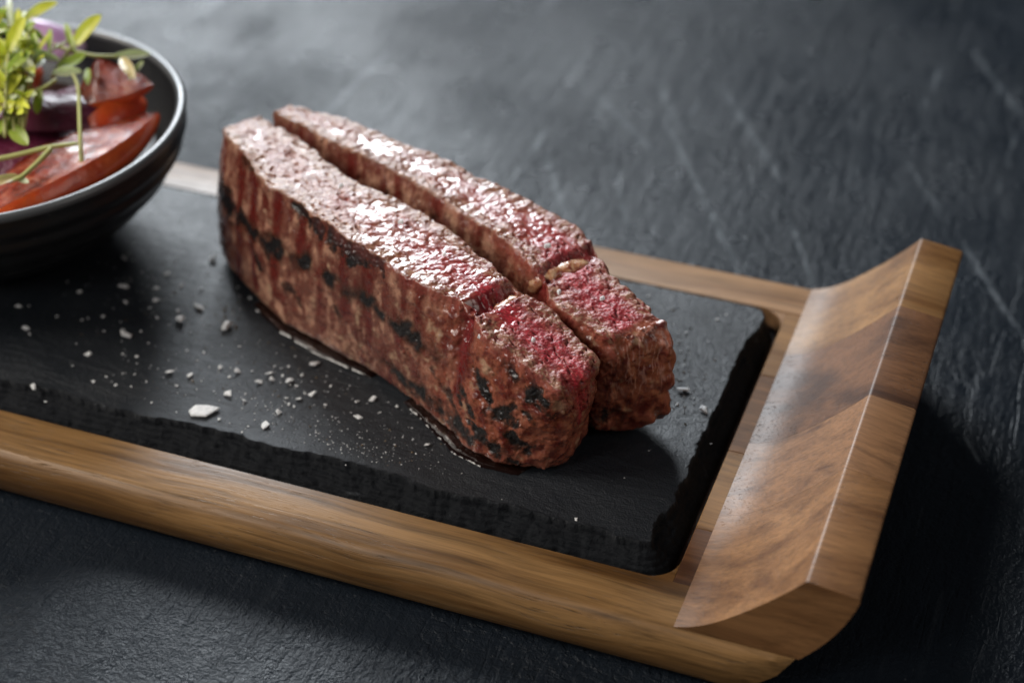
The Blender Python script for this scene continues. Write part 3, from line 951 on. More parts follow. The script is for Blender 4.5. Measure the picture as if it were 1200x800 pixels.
steak_f = empty('steak_slice', (O2[0] + (90 * D2[0] + 8 * N2[0]) / 1000, O2[1] + (90 * D2[1] + 8 * N2[1]) / 1000, SZ))
tag(steak_f, 'front slice of grilled beef with char marks and red drips down its seared side', 'steak', 'slices of grilled beef on the slate')
me = build_slice('meat', F_BN, F_TN, F_TF, F_BF, 0, 187, 3.0, 5.0, -0.12, [(144.5, 0.05, 5.0, 2.6, 0.38)], 1, 560, 190, 84, 60,
                 f_spots, f_drips, f_pools, [0.0, 0.10, 0.50, 0.95, 1.0, 1.0], True)
adopt(link('meat', me, MEAT), steak_f)
adopt(link('fat_seam', fat_seam([(150, 10, 44.6), (148.5, 13, 45.4), (147.8, 17, 46.0), (147.3, 21, 45.8), (148, 23.5, 42)], 2.0, 3, FAT), FAT), steak_f)

r_spots = [(u_, 0.72 + 0.1 * math.sin(u_), 4, 0.10, 0.6) for u_ in range(12, 130, 26)] + [(184, 0.15, 8, 0.12, 0.8)]
r_drips = [(20, 0.3, 2.5, 0.9), (48, 0.3, 3.0, 0.8), (70, 0.3, 2.5, 0.9), (92, 0.3, 3.0, 0.9), (112, 0.4, 2.0, 0.7), (150, 0.3, 2.5, 0.7)]
steak_r = empty('steak_slice', (O2[0] + (90 * D2[0] + 44 * N2[0]) / 1000, O2[1] + (90 * D2[1] + 44 * N2[1]) / 1000, SZ))
tag(steak_r, 'rear slice of grilled beef with a cream fat seam across its pink cut top', 'steak', 'slices of grilled beef on the slate')
me = build_slice('meat', R_BN, R_TN, R_TF, R_BF, 2, 181.5, 3.0, 5.0, 0.62, [(145, 0.02, 3.6, 3.0, 0.55)], 2, 520, 150, 100, 60,
                 r_spots, r_drips, r_pools, [0.0, 0.12, 0.5, 0.9, 1.1, 1.0], False)
adopt(link('meat', me, MEAT), steak_r)
adopt(link('fat_seam', fat_seam([(140, 33.2, 38), (141, 34.8, 43.2), (142.5, 37, 44.9), (143.5, 42, 45.0), (144.8, 48, 44.8), (146, 53, 44.2), (147, 56, 41)], 2.7, 13, FAT), FAT), steak_r)


# ------------------------------------------------------------------ juice
def juice_material():
    t = NT('meat_juice')
    t.set(Base_Color=(0.012, 0.005, 0.004), Roughness=0.04)
    t.b.inputs['Specular IOR Level'].default_value = 0.6
    t.b.inputs['Transmission Weight'].default_value = 0.25
    t.b.inputs['IOR'].default_value = 1.36
    t.put(t.b.inputs['Normal'], t.bump(t.noise(t.coord('Object'), 160, 2), 0.0002, 0.3))
    return t.mat


def juice(us, outs, ins, h, seed, name, label):
    n = 160
    u = np.linspace(us[0], us[-1], n)
    vb = np.interp(u, [b[0] for b in F_BN], [b[1] for b in F_BN])
    out = np.interp(u, us, outs) + 0.7 * fbm(np.stack([u / 5, 0 * u, 0 * u], -1), 3, seed)
    k = 14
    w = np.linspace(0, 1, k)
    V = []
    for i in range(n):
        for j in range(k):
            v = vb[i] + ins - (out[i] + ins) * w[j]
            e = max(0.0, 1 - w[j] ** 3)
            ee = min(1, min(i, n - 1 - i) / 6)
            z = SZ + 0.00022 + h * (e ** 0.5) * ee ** 0.5
            V.append((O2[0] + (u[i] * D2[0] + v * N2[0]) / 1000, O2[1] + (u[i] * D2[1] + v * N2[1]) / 1000, z))
    me = mesh_np(name, V, grid_faces(n, k))
    o = link(name, me, JUICE)
    return tag(o, label, 'juice', 'pools of juice under the steak')


JUICE = juice_material()
juice([36, 45, 60, 75, 90, 100], [0.3, 1.8, 1.5, 2.2, 1.0, 0.2], 4.0, 0.0008, 5, 'juice_pool', 'thin shiny pool of juice along the middle of the front steak slice')
juice([118, 126, 138, 148, 156, 162, 172], [0.2, 1.2, 2.2, 2.6, 2.0, 1.4, 0.3], 6.0, 0.0010, 8, 'juice_pool', 'shiny pool of juice curving round the near corner of the front steak slice')


# ------------------------------------------------------------------ salt
def salt_material():
    t = NT('sea_salt')
    co = t.coord('Object')
    t.set(Base_Color=t.ramp(t.noise(co, 700, 5, 0.65), [(0.32, (0.66, 0.67, 0.68)), (0.60, (0.90, 0.90, 0.90))]), Roughness=t.ramp(t.noise(co, 900, 3), [(0.3, 0.22), (0.7, 0.5)]), Normal=t.bump(t.noise(co, 1100, 5, 0.65), 0.0008, 0.9))
    t.b.inputs['Subsurface Weight'].default_value = 0.45
    t.b.inputs['Subsurface Radius'].default_value = (1, 1, 1)
    t.b.inputs['Subsurface Scale'].default_value = 0.002
    return t.mat


SALT = salt_material()


def flake_bm(bm, c, r, asp, rot, thick, rnd, tilt=0.0, n=None):
    """thin angular plate with stepped top, tipped out of level"""
    k = 0.36 if n is None else 0.25
    lo_ = 0.62 if n is None else 0.82
    n = n or rnd.randint(4, 5)
    pts = []
    for i in range(n):
        a = 2 * math.pi * (i + rnd.uniform(-k, k)) / n
        rr = r * rnd.uniform(lo_, 1.2)
        pts.append((rr * math.cos(a), rr * math.sin(a) * asp))
    M = Matrix.Rotation(rot, 3, 'Z') @ Matrix.Rotation(rnd.uniform(-1, 1) * tilt, 3, 'X') @ Matrix.Rotation(rnd.uniform(-1, 1) * tilt, 3, 'Y')
    bot = [M @ Vector((x, y, 0)) for x, y in pts]
    top = [M @ Vector((x * rnd.uniform(0.86, 0.99), y * rnd.uniform(0.86, 0.99), thick * rnd.uniform(0.8, 1.2))) for x, y in pts]
    step = [M @ Vector((x * 0.55 + r * 0.1, y * 0.5, thick * rnd.uniform(1.25, 1.6))) for x, y in pts]
    lo = min(v.z for v in bot)
    off = Vector((c[0], c[1], c[2] - lo))
    B = [bm.verts.new(v + off) for v in bot]
    T = [bm.verts.new(v + off) for v in top]
    S_ = [bm.verts.new(v + off) for v in step]
    for i in range(n):
        j = (i + 1) % n
        bm.faces.new((B[i], B[j], T[j], T[i]))
        bm.faces.new((T[i], T[j], S_[j], S_[i]))
    bm.faces.new(S_)
    bm.faces.new(B[::-1])


def zl(pts, sx, ox, oy):
    return [(ox + p[0] * sx, oy + p[1] * sx, p[2]) for p in pts]


L1 = [(485, 10, 20), (655, 72, 17), (485, 120, 26), (610, 125, 15), (710, 117, 15), (610, 173, 15), (785, 130, 13), (490, 183, 12), (585, 203, 9), (403, 236, 10), (320, 250, 10),
      (345, 243, 7), (222, 236, 9), (75, 197, 17), (115, 197, 8), (313, 140, 13), (103, 283, 18), (115, 305, 10), (405, 293, 8), (553, 297, 12), (480, 382, 8),
      (535, 392, 12), (285, 430, 9), (415, 472, 9), (366, 490, 11), (480, 460, 8), (528, 463, 8), (453, 503, 10), (513, 510, 8), (178, 570, 8), (593, 572, 8), (535, 420, 5),
      (690, 508, 9), (795, 378, 9), (730, 370, 8), (745, 300, 7), (695, 215, 10), (613, 243, 9), (860, 436, 11), (935, 355, 10), (925, 455, 18), (898, 472, 9), (985, 450, 9),
      (1060, 485, 14), (1100, 440, 8), (1072, 430, 9), (1127, 432, 11), (1105, 468, 10), (1160, 507, 8), (955, 567, 12), (835, 528, 7), (855, 637, 9), (945, 688, 7), (1090, 615, 10),
      (1120, 555, 7), (1165, 560, 11), (1130, 575, 7), (970, 665, 6), (690, 610, 5), (1005, 215, 9), (865, 85, 9), (930, 125, 9), (580, 340, 6), (685, 20, 9), (1150, 590, 6), (1180, 465, 7)]
L1B = [(345, 383, 19), (132, 515, 18), (665, 457, 22), (745, 468, 20), (1055, 462, 22), (1012, 495, 19), (1130, 490, 18), (895, 540, 24), (1036, 660, 23)]
L2 = [(515, 550, 26), (440, 712, 13), (710, 727, 11), (900, 745, 12), (565, 740, 9), (590, 650, 7), (455, 600, 9), (430, 648, 9), (345, 775, 14), (820, 775, 9), (718, 795, 18),
      (395, 735, 9), (470, 685, 9), (420, 745, 7), (385, 705, 10), (210, 240, 8), (250, 300, 10)]
L2B = [(510, 690, 20), (785, 715, 19)]
L3 = [(250, 218, 9), (478, 272, 8), (345, 380, 7), (365, 370, 7), (355, 420, 7), (323, 430, 6), (333, 535, 10), (383, 517, 7), (300, 520, 7), (283, 560, 9), (265, 570, 6), (433, 650, 5), (178, 750, 4), (425, 350, 5)]
L3B = [(450, 287, 13), (360, 325, 12)]
L4 = [(500, 522, 5.0), (541, 555, 2.2), (465, 477, 3.0), (588, 585, 1.5), (732, 560, 1.3), (430, 505, 1.6), (452, 530, 1.5), (405, 545, 2.0), (420, 470, 2.2), (675, 608, 4.5)]

lefts = zl(L1, 0.3, 0, 300) + zl(L2, 0.25, 240, 290)
rights = zl(L3, 0.4, 660, 260)
bigl = zl(L1B, 0.3, 0, 300) + zl(L2B, 0.25, 240, 290)
bigr = zl(L3B, 0.4, 660, 260)
PXM = 3980.0       # photo pixels per metre near the slate


def flake(px, py, rpx, label, group, asp=None, rot=None, thick=None, sd=None, z=SZ + 0.0002, tilt=0.40, cat='salt flake', n=None):
    rnd = random.Random(sd if sd is not None else int(px * 31 + py * 7))
    c = at(px, py, z)
    bm = bmesh.new()
    r = rpx / PXM
    flake_bm(bm, (0, 0, 0), r, asp or rnd.uniform(0.6, 1.0), rot if rot is not None else rnd.uniform(0, 3.1), thick or min(0.0005, r * rnd.uniform(0.12, 0.24)), rnd, tilt, n)
    o = bm_obj('salt_flake', bm, SALT, None, False)
    o.location = c
    return tag(o, label, cat, group)


def left_zone(x, y):
    if x < 105:
        return 'small white salt flake in the dark shadow of the bowl', 'small salt flakes in the bowl shadow'
    if y < 325:
        return 'small blurred white salt flake between the bowl and the left foot of the steak', 'small salt flakes between bowl and steak'
    if x < 178:
        return 'small white salt flake at the edge of the shadow cast by the bowl', 'small salt flakes at the edge of the bowl shadow'
    if y > 470:
        return 'small white salt flake right of the largest flake near the front of the slate', 'small salt flakes near the front of the slate'
    if x > 262:
        return 'small white salt flake in the cluster below the middle of the steak', 'small salt flakes in the cluster below the steak'
    return 'small white salt flake on the bright slate behind the largest flake', 'small salt flakes on the bright slate'


for (x, y, r) in lefts:
    lab, grp = left_zone(x, y)
    flake(x, y, r * 0.3 * 1.2, lab, grp)
BIG = ['white salt flake alone in front of the bowl shadow, left of the largest flake', 'leftmost white salt flake, right at the chipped front edge of the slate',
       'flat white salt flake upper left of the largest flake, with a rounder one beside it', 'rounder white salt flake close beside the flat one above the largest flake',
       'topmost larger flake of the cluster below the middle of the steak', 'larger white flake at the left of the cluster below the steak',
       'larger white flake at the right of the cluster below the steak', 'grey white salt flake just above and right of the largest flake',
       'white salt flake right of the largest flake, near the front edge of the slate', 'white salt flake between the cluster and the foot of the steak',
       'rightmost of the larger salt flakes below the middle of the steak']
for (x, y, r), lab in zip(bigl, BIG):
    flake(x, y, r * 0.27 * 1.4, lab, 'larger salt flakes left of the steak')
for (x, y, r) in rights:
    flake(x, y, r * 0.4 * 0.72, 'tiny white salt flake on the slate right of the steak', 'tiny salt flakes right of the steak')
for (x, y, r), lab in zip(bigr, ['brightest white salt flake on the slate behind the right end of the steak', 'white salt flake just beyond the tip of the rear steak slice']):
    flake(x, y, r * 0.4 * 0.72, lab, 'rounded salt flakes right of the steak')
for (x, y, r) in L4[:-1]:
    flake(x, y, r * 0.9, 'small white salt flake on the slate in front of the steak', 'small salt flakes in front of the steak')
flake(675, 608, 4.2, 'lone white salt flake near the front right corner of the slate', 'small salt flakes in front of the steak', asp=0.7)
flake(237, 482, 21, 'largest white salt flake, flat and oblong near the front edge of the slate', 'big salt flakes on the slate', asp=0.72, rot=0.35, thick=0.0005, sd=23, tilt=0.06, n=6)
flake(148, 394, 11, 'white salt flake with a thin tail left of the steak near the bowl shadow', 'big salt flakes on the slate', asp=0.6, rot=-0.2, thick=0.0006, sd=6)
flake(233, 361, 13, 'long white salt flake lying across the slate below the left end of the steak', 'big salt flakes on the slate', asp=0.38, rot=-0.25, thick=0.0007, sd=8)
flake(212, 376, 10, 'peaked white salt flake just in front of the long one', 'big salt flakes on the slate', asp=0.65, rot=-0.3, thick=0.0010, sd=9, tilt=0.5)
flake(266, 384, 10, 'thick white salt lump with brown specks beside it', 'big salt flakes on the slate', asp=0.8, rot=0.9, thick=0.0012, sd=10, tilt=0.4)
flake(250, 305, 8, 'white salt flake standing against the left foot of the steak', 'big salt flakes on the slate', asp=0.75, rot=1.1, thick=0.0010, sd=11, tilt=0.5)
flake(800, 458, 10, 'broad white salt flake right of the steak on the slate', 'big salt flakes on the slate', asp=0.6, rot=0.4, thick=0.0005, sd=12)
flake(824, 481, 8, 'white salt flake nearest the chipped right edge of the slate', 'big salt flakes on the slate', asp=0.6, rot=-0.6, thick=0.0005, sd=13)

for (px_, py_, r_, h_, lab) in [(563, 396, 5.5, 0.0435, 'white salt flake stuck beside the red drip on the front steak slice'), (641, 291, 6.5, 0.0512, 'white salt flake on top of the rear steak slice near the fat seam'),
                         (655, 344, 4.0, 0.0475, 'white salt flake on the red near end of the rear steak slice'), (470, 262, 4.5, 0.0535, 'white salt flake in the middle of the front steak slice top'),
                         (706, 352, 4.0, 0.0465, 'white salt flake on the dark red top near the end of the rear slice'), (520, 300, 4.0, 0.0525, 'white salt flake by the wet patch on the front slice top'),
                         (625, 400, 4.0, 0.0445, 'white salt flake on the red near end of the front steak slice'), (400, 220, 4.5, 0.0560, 'white salt flake on the browned left half of the front slice top')]:
    flake(px_, py_, r_, lab, 'salt flakes on the steak', z=SZ + h_ - 0.0004, thick=0.0009, tilt=0.4)

# loose salt dust and pepper, too small to count
def dust(name, mat, n, regions, rmin, rmax, z, sd, label, cat):
    rnd = random.Random(sd)
    bm = bmesh.new()
    for _ in range(n):
        cx, cy, sx, sy = rnd.choice(regions)
        px, py = rnd.gauss(cx, sx), rnd.gauss(cy, sy)
        c = at(px, py, z)
        if z > 0 and not (-0.39 < c[0] < -0.011 and 0.015 < c[1] < 0.138):
            continue
        q = (np.array([c[0], c[1]]) - O2) * 1000
        u, v = q @ D2, q @ N2
        if z > 0 and -2 < u < 190 and np.interp(u, [b[0] for b in F_BN], [b[1] for b in F_BN]) - 1 < v < 60:
            continue
        r = rmin + (rmax - rmin) * rnd.random() ** 2.5
        p = [bm.verts.new((c[0] + r * math.cos(a) * rnd.uniform(.7, 1.2), c[1] + r * math.sin(a) * rnd.uniform(.7, 1.2), z)) for a in (0, 1.6, 3.1, 4.7)]
        t = bm.verts.new((c[0] + r * rnd.uniform(-.3, .3), c[1] + r * rnd.uniform(-.3, .3), z + r * rnd.uniform(.7, 1.3)))
        for i in range(4):
            bm.faces.new((p[i], p[(i + 1) % 4], t))
        bm.faces.new(p[::-1])
    o = bm_obj(name, bm, mat, None, False)
    return tag(o, label, cat, None, 'stuff')


dust('salt_dust', SALT, 1200, [(330, 470, 60, 40), (430, 530, 50, 30), (230, 400, 70, 60), (420, 545, 40, 18), (180, 330, 50, 40), (800, 430, 30, 45), (360, 500, 110, 40)],
     0.00012, 0.00042, SZ + 0.0001, 21, 'fine white salt dust sprinkled over the slate', 'salt')
PEP = NT('pepper')
PEP.set(Base_Color=PEP.ramp(PEP.noise(PEP.coord(), 700, 2), [(0.35, (0.015, 0.010, 0.007)), (0.7, (0.20, 0.14, 0.08))]), Roughness=0.7)
dust('pepper_dust', PEP.mat, 420, [(265, 372, 12, 10), (330, 430, 60, 40), (795, 440, 18, 40), (240, 380, 70, 50), (430, 540, 50, 25), (800, 470, 15, 25)],
     0.00018, 0.00060, SZ + 0.0001, 22, 'brown pepper specks sprinkled over the slate', 'pepper')
dust('wood_crumbs', PEP.mat, 130, [(325, 606, 22, 5), (310, 603, 7, 3), (870, 520, 14, 20), (420, 610, 60, 12), (885, 490, 8, 14), (280, 590, 30, 10)],
     0.00018, 0.00055, 0.00008, 23, 'dark pepper crumbs on the wooden rim of the board', 'pepper')

# ------------------------------------------------------------------ bowl
BC = np.array([-0.2975, 0.0895])
BH, BR = 0.0535, 0.0771


def lathe(prof, n=128):
    P = np.array(prof)
    a = np.linspace(0, 2 * math.pi, n, endpoint=False)
    V = np.stack([P[:, None, 0] * np.cos(a), P[:, None, 0] * np.sin(a), np.repeat(P[:, 1:2], n, 1)], -1)
    return V.reshape(-1, 3), grid_faces(len(P), n, True)


def glaze(name, c, r):
    t = NT(name)
    co = t.coord('Object')
    sp = t.ramp(t.noise(co, 420, 2), [(0.66, 0.0), (0.74, 1.0)])
    t.set(Base_Color=t.mix(t.math('MULTIPLY', sp, 0.25), c, (0.12, 0.12, 0.13)), Roughness=t.ramp(t.noise(co, 40, 4), [(0.3, r), (0.7, r + 0.14)]),
          Normal=t.bump(t.noise(co, 70, 3), 0.0006, 0.35))
    return t.mat


bowl = empty('salad_bowl', (BC[0], BC[1], SZ))
tag(bowl, 'black ribbed ceramic bowl of salad standing on the slate', 'bowl')
prof = [(0.0005, 0.0006), (0.030, 0.0004), (0.0325, 0.0010)]
for s in np.linspace(0, 1, 90):
    z = 0.0015 + s * (BH - 0.004)
    r = 0.034 + (BR - 0.034) * (math.sin(s * math.pi / 2) ** 0.80)
    r += 0.00055 * math.sin(z * 2 * math.pi / 0.0085 + 0.6 * math.sin(s * 7)) * min(1, (1 - s) * 5)
    prof.append((r, z))
rim_r = prof[-1][0]
V, F = lathe(prof)
b_ = link('bowl_wall', mesh_np('bowl_wall', V, F), glaze('black_glaze', (0.010, 0.011, 0.013), 0.30), bowl)
inn = [(rim_r - 0.0035, BH - 0.0026)]
for s in np.linspace(1, 0.0, 50):
    inn.append((max(0.0005, -0.0035 + 0.030 * min(1, s * 12) + (BR - 0.030) * (math.sin(s * math.pi / 2) ** 0.80)), 0.005 + s * (BH - 0.008)))
V, F = lathe(inn)
link('bowl_lining', mesh_np('bowl_lining', V, F), glaze('dark_lining', (0.016, 0.018, 0.021), 0.26), bowl)
rp = []
for a in np.linspace(-0.25 * math.pi, 1.25 * math.pi, 18):
    rp.append((rim_r - 0.0016 + 0.0019 * math.cos(a), BH - 0.0022 + 0.0019 * math.sin(a)))
V, F = lathe(rp)
link('rim', mesh_np('rim', V, F), glaze('worn_rim_highlight', (0.10, 0.105, 0.11), 0.24), bowl)  # worn glaze, with the rim's reflected highlight put into its paler grey


# ------------------------------------------------------------------ salad
def bpt(ang, r, z):
    a = math.radians(ang)
    return np.array([BC[0] + r * math.cos(a), BC[1] + r * math.sin(a), z])


def simple_mat(name, col, rough, sss=0.0, scale=0.003, coat=0.3, bumps=None, radius=(1, .3, .2)):
    t = NT(name)
    co = t.coord('Object')
    if isinstance(col, list):
        t.set(Base_Color=t.ramp(t.noise(co, col[0], 4, 0.6, 0.5), col[1]))
    else:
        t.set(Base_Color=col)
    t.set(Roughness=rough)
    if bumps:
        t.set(Normal=t.bump(t.noise(co, bumps[0], 4, 0.6), bumps[1], 0.8))
    t.b.inputs['Subsurface Weight'].default_value = sss
    t.b.inputs['Subsurface Scale'].default_value = scale
    t.b.inputs['Subsurface Radius'].default_value = radius
    t.b.inputs['Coat Weight'].default_value = coat
    t.b.inputs['Coat Roughness'].default_value = 0.12
    return t.mat


T_SKIN = simple_mat('tomato_skin', [60, [(0.3, (0.50, 0.035, 0.008)), (0.7, (0.68, 0.120, 0.016))]], 0.33, 0.3, 0.004, 0.25, (120, 0.0012))
T_FLESH = simple_mat('tomato_flesh', [190, [(0.34, (0.17, 0.014, 0.007)), (0.52, (0.34, 0.045, 0.016)), (0.70, (0.56, 0.20, 0.11))]], 0.20, 0.25, 0.003, 0.7, (420, 0.0016))
O_SKIN = simple_mat('red_onion', [90, [(0.3, (0.065, 0.008, 0.022)), (0.6, (0.16, 0.022, 0.060)), (0.8, (0.36, 0.16, 0.26))]], 0.34, 0.15, 0.002, 0.15, (260, 0.0012))
O_PALE = simple_mat('pale_onion', [120, [(0.3, (0.34, 0.16, 0.36)), (0.7, (0.58, 0.42, 0.60))]], 0.28, 0.3, 0.002, 0.4)


def wedge(path, up, wskin, depth, label, seed, group='tomato wedges in the bowl'):
    """crescent: path = list of points along the outer skin's mid line, up = list of cut-face normals"""
    path = np.array(path)
    t = np.linspace(0, 1, 48)
    s = np.linspace(0, 1, len(path))
    C_ = np.stack([np.interp(t, s, path[:, i]) for i in range(3)], -1)
    C_ = gauss1(C_, 5.0)
    cen = np.array(up)
    T = np.gradient(C_, axis=0)
    T /= np.linalg.norm(T, axis=1)[:, None]
    inward = cen[None, :] - C_
    inward -= (inward * T).sum(1)[:, None] * T
    inward /= np.linalg.norm(inward, axis=1)[:, None]
    side = np.cross(T, inward)
    taper = np.clip(np.sin(t * math.pi), 0, 1) ** 0.55 + 0.02
    root = empty('tomato_wedge', tuple(C_[24] - np.array([0, 0, wskin * 0.5])))
    tag(root, label, 'tomato', group)
    a = np.linspace(-1, 1, 15)
    Vs = []
    for i in range(48):
        for x in a:
            w = wskin * taper[i]
            bulge = 0.32 * w * (1 - x * x)
            Vs.append(C_[i] + side[i] * x * w * 0.5 - inward[i] * bulge)
    o = link('skin', mesh_np('skin', np.array(Vs), grid_faces(48, 15)), T_SKIN)
    adopt(o, root)
    Vf = []
    K = 11
    for i in range(48):
        for sgn in (-1, 1):
            for k in range(K):
                q = k / (K - 1)
                q2 = q if sgn < 0 else 1 - q
                w = wskin * taper[i]
                p = C_[i] + side[i] * sgn * w * 0.5 * (1 - q2) + inward[i] * depth * taper[i] * q2
                Vf.append(p)
    Vf = np.array(Vf)
    nn = fbm(Vf * 1000 / 3.5, 3, seed)[:, None]
    mid = np.repeat(C_, 2 * K, 0) + np.repeat(inward, 2 * K, 0) * depth * 0.4
    kk = np.tile(np.concatenate([np.linspace(0, 1, K), np.linspace(1, 0, K)]), 48)[:, None]
    Vf = Vf + (Vf - mid) * nn * 0.22 * np.sin(kk * math.pi * 0.5) ** 0.5 * (kk > 0.01)
    o = link('flesh', mesh_np('flesh', Vf, grid_faces(48, 2 * K)), T_FLESH)
    adopt(o, root)
    return root


zr = SZ + BH
wedge([at(-30, 266, zr - 0.007), at(20, 250, zr - 0.005), at(75, 227, zr - 0.004), at(130, 196, zr - 0.003), at(170, 162, zr - 0.003), at(190, 128, zr - 0.006)],
      at(40, 130, zr + 0.002), 0.013, 0.026, 'long dark red tomato wedge lying along the front rim of the bowl', 3)
wedge([at(84, 128, zr + 0.001), at(118, 124, zr + 0.003), at(150, 116, zr + 0.004), at(184, 98, zr + 0.004)], at(118, 62, zr + 0.016), 0.007, 0.019,
      'bright orange red tomato wedge at the back right of the bowl', 5)
wedge([at(95, 165, zr - 0.008), at(122, 150, zr - 0.003), at(150, 132, zr - 0.002), at(172, 118, zr - 0.004)], at(60, 90, zr - 0.012), 0.016, 0.020,
      'deep red tomato wedge between the two other wedges', 7)
wedge([at(-40, 60, zr + 0.004), at(-10, 95, zr + 0.006), at(25, 100, zr + 0.006), at(50, 80, zr + 0.002)], at(0, 30, zr - 0.015), 0.017, 0.020,
      'orange tomato wedge under the cress at the left edge of the photo', 9)


def petal(c, rx, ry, rz, rot, mat, label, seed, name='onion_petal', group='red onion pieces in the bowl'):
    """curved thick onion layer: part of an ellipsoid shell"""
    nu, nv = 34, 22
    th = 0.0016
    out = []
    for lay in (0, 1):
        for i in range(nu):
            a = (i / (nu - 1) - 0.5) * 2.6
            for j in range(nv):
                b = (j / (nv - 1) - 0.5) * 1.9 * (1 - 0.75 * (2 * i / (nu - 1) - 1) ** 2 * 0.9)
                k = 1 - lay * th / rz
                out.append((rx * math.sin(a) * k, ry * math.sin(b) * k, rz * math.cos(a * 0.8) * math.cos(b * 0.9) * k))
    V = np.array(out)
    V += (fbm(V * 1000 / 9, 2, seed) * 0.0007)[:, None] * np.array([0, 0.4, 1])
    f = grid_faces(nu, nv)
    n = nu * nv
    fs = [tuple(q) for q in f] + [tuple((q + n)[::-1]) for q in f]
    for i in range(nu - 1):
        fs.append((i * nv, i * nv + n, (i + 1) * nv + n, (i + 1) * nv))
        e = nv - 1
        fs.append((i * nv + e, (i + 1) * nv + e, (i + 1) * nv + e + n, i * nv + e + n))
    for j in range(nv - 1):
        fs.append((j, j + 1, j + 1 + n, j + n))
        q = (nu - 1) * nv
        fs.append((q + j, q + j + n, q + j + 1 + n, q + j + 1))
    me = bpy.data.meshes.new(name)
    me.from_pydata([tuple(v) for v in V], [], fs)
    o = link(name, me, mat)
    o.location = c
    o.rotation_euler = rot
    return tag(o, label, 'onion', group)


petal(at(75, 150, zr - 0.006), 0.026, 0.012, 0.012, (0.3, 0.1, 0.6), O_SKIN, 'dark purple onion petal with a white glint below the cress stem', 1)
petal(at(30, 150, zr - 0.006), 0.022, 0.014, 0.012, (-0.3, 0.1, 1.2), O_SKIN, 'dark purple onion petal at the left beside the hanging leaf', 2)
petal(at(95, 135, zr - 0.008), 0.020, 0.010, 0.011, (0.2, -0.3, 0.2), O_SKIN, 'maroon onion petal against the deep red tomato wedge', 3)
petal(at(20, 195, zr - 0.014), 0.030, 0.016, 0.010, (0.2, 0, 0.4), O_SKIN, 'shaded purple onion petal deep in the front of the bowl', 4)
petal(at(62, 52, zr - 0.003), 0.016, 0.009, 0.011, (0.9, 0.2, 0.1), O_PALE, 'pale lilac onion petal at the back of the bowl', 5)

# dark dressing that fills the bottom of the bowl
V, F = lathe([(0.001, SZ * 0 + 0.034), (0.030, 0.034), (0.055, 0.0335), (0.0640, 0.033)], 64)
o = link('dressing', mesh_np('dressing', V, F), simple_mat('dressing', (0.035, 0.010, 0.006), 0.5, 0, 0.001, 0.0, (90, 0.004)))
o.location = (BC[0], BC[1], SZ)
tag(o, 'dark red dressing in the bottom of the bowl', 'dressing')


def green(name, c1, c2, tr=0.25):
    t = NT(name)
    co = t.coord('Object')
    c = t.mix(t.noise(co, 120, 3), c1, c2)
    t.set(Base_Color=c, Roughness=0.42)
    t.b.inputs['Subsurface Weight'].default_value = tr
    t.b.inputs['Subsurface Scale'].default_value = 0.002
    t.b.inputs['Subsurface Radius'].default_value = (0.6, 1.0, 0.2)
    return t.mat


LEAF = [green('cress_lime', (0.40, 0.46, 0.020), (0.60, 0.60, 0.060)), green('cress_green', (0.20, 0.30, 0.030), (0.36, 0.44, 0.070)),
        green('cress_pale', (0.34, 0.40, 0.20), (0.50, 0.54, 0.34)), green('cress_buff', (0.42, 0.30, 0.10), (0.52, 0.46, 0.24))]
STEM = green('cress_stem', (0.34, 0.36, 0.10), (0.50, 0.48, 0.20))


def tube(pts, r0, r1, n=10, m=26):
    pts = np.array(pts)
    t = np.linspace(0, 1, m)
    s = np.linspace(0, 1, len(pts))
    C_ = np.stack([np.interp(t, s, pts[:, i]) for i in range(3)], -1)
    C_ = gauss1(C_, 1.8)
    T = np.gradient(C_, axis=0)
    T /= np.linalg.norm(T, axis=1)[:, None] + 1e-9
    ref = np.array([0.31, 0.2, 0.93])
    B = np.cross(T, ref)
    B /= np.linalg.norm(B, axis=1)[:, None] + 1e-9
    Nn = np.cross(B, T)
    a = np.linspace(0, 2 * math.pi, n, endpoint=False)
    r = r0 + (r1 - r0) * t
    r[0] *= 0.3
    r[-1] *= 0.3
    V = C_[:, None] + r[:, None, None] * (np.cos(a)[None, :, None] * B[:, None] + np.sin(a)[None, :, None] * Nn[:, None])
    return V.reshape(-1, 3), grid_faces(m, n, True)


def leaf_mesh(L, wd, curl, fold, seed):
    nu, nv = 16, 9
    V = []
    for lay in (0, 1):
        for i in range(nu):
            s = i / (nu - 1)
            w = wd * (math.sin(math.pi * min(1, s ** 0.72)) ** 0.62 + 0.03) * (0.55 + 0.45 * s) if s < 0.999 else wd * 0.04
            for j in range(nv):
                q = j / (nv - 1) * 2 - 1
                V.append((s * L, q * w * 0.5, curl * L * math.sin(s * 2.2) + fold * abs(q) ** 1.5 * w * 0.5 - lay * 0.00035 * (1 - abs(q) ** 3)))
    V = np.array(V)
    V[:, 2] += fbm(V * 1000 / 4, 2, seed) * 0.0003
    f = grid_faces(nu, nv)
    n = nu * nv
    fs = np.concatenate([f, (f + n)[:, ::-1]])
    return mesh_np('leaf', V, fs)


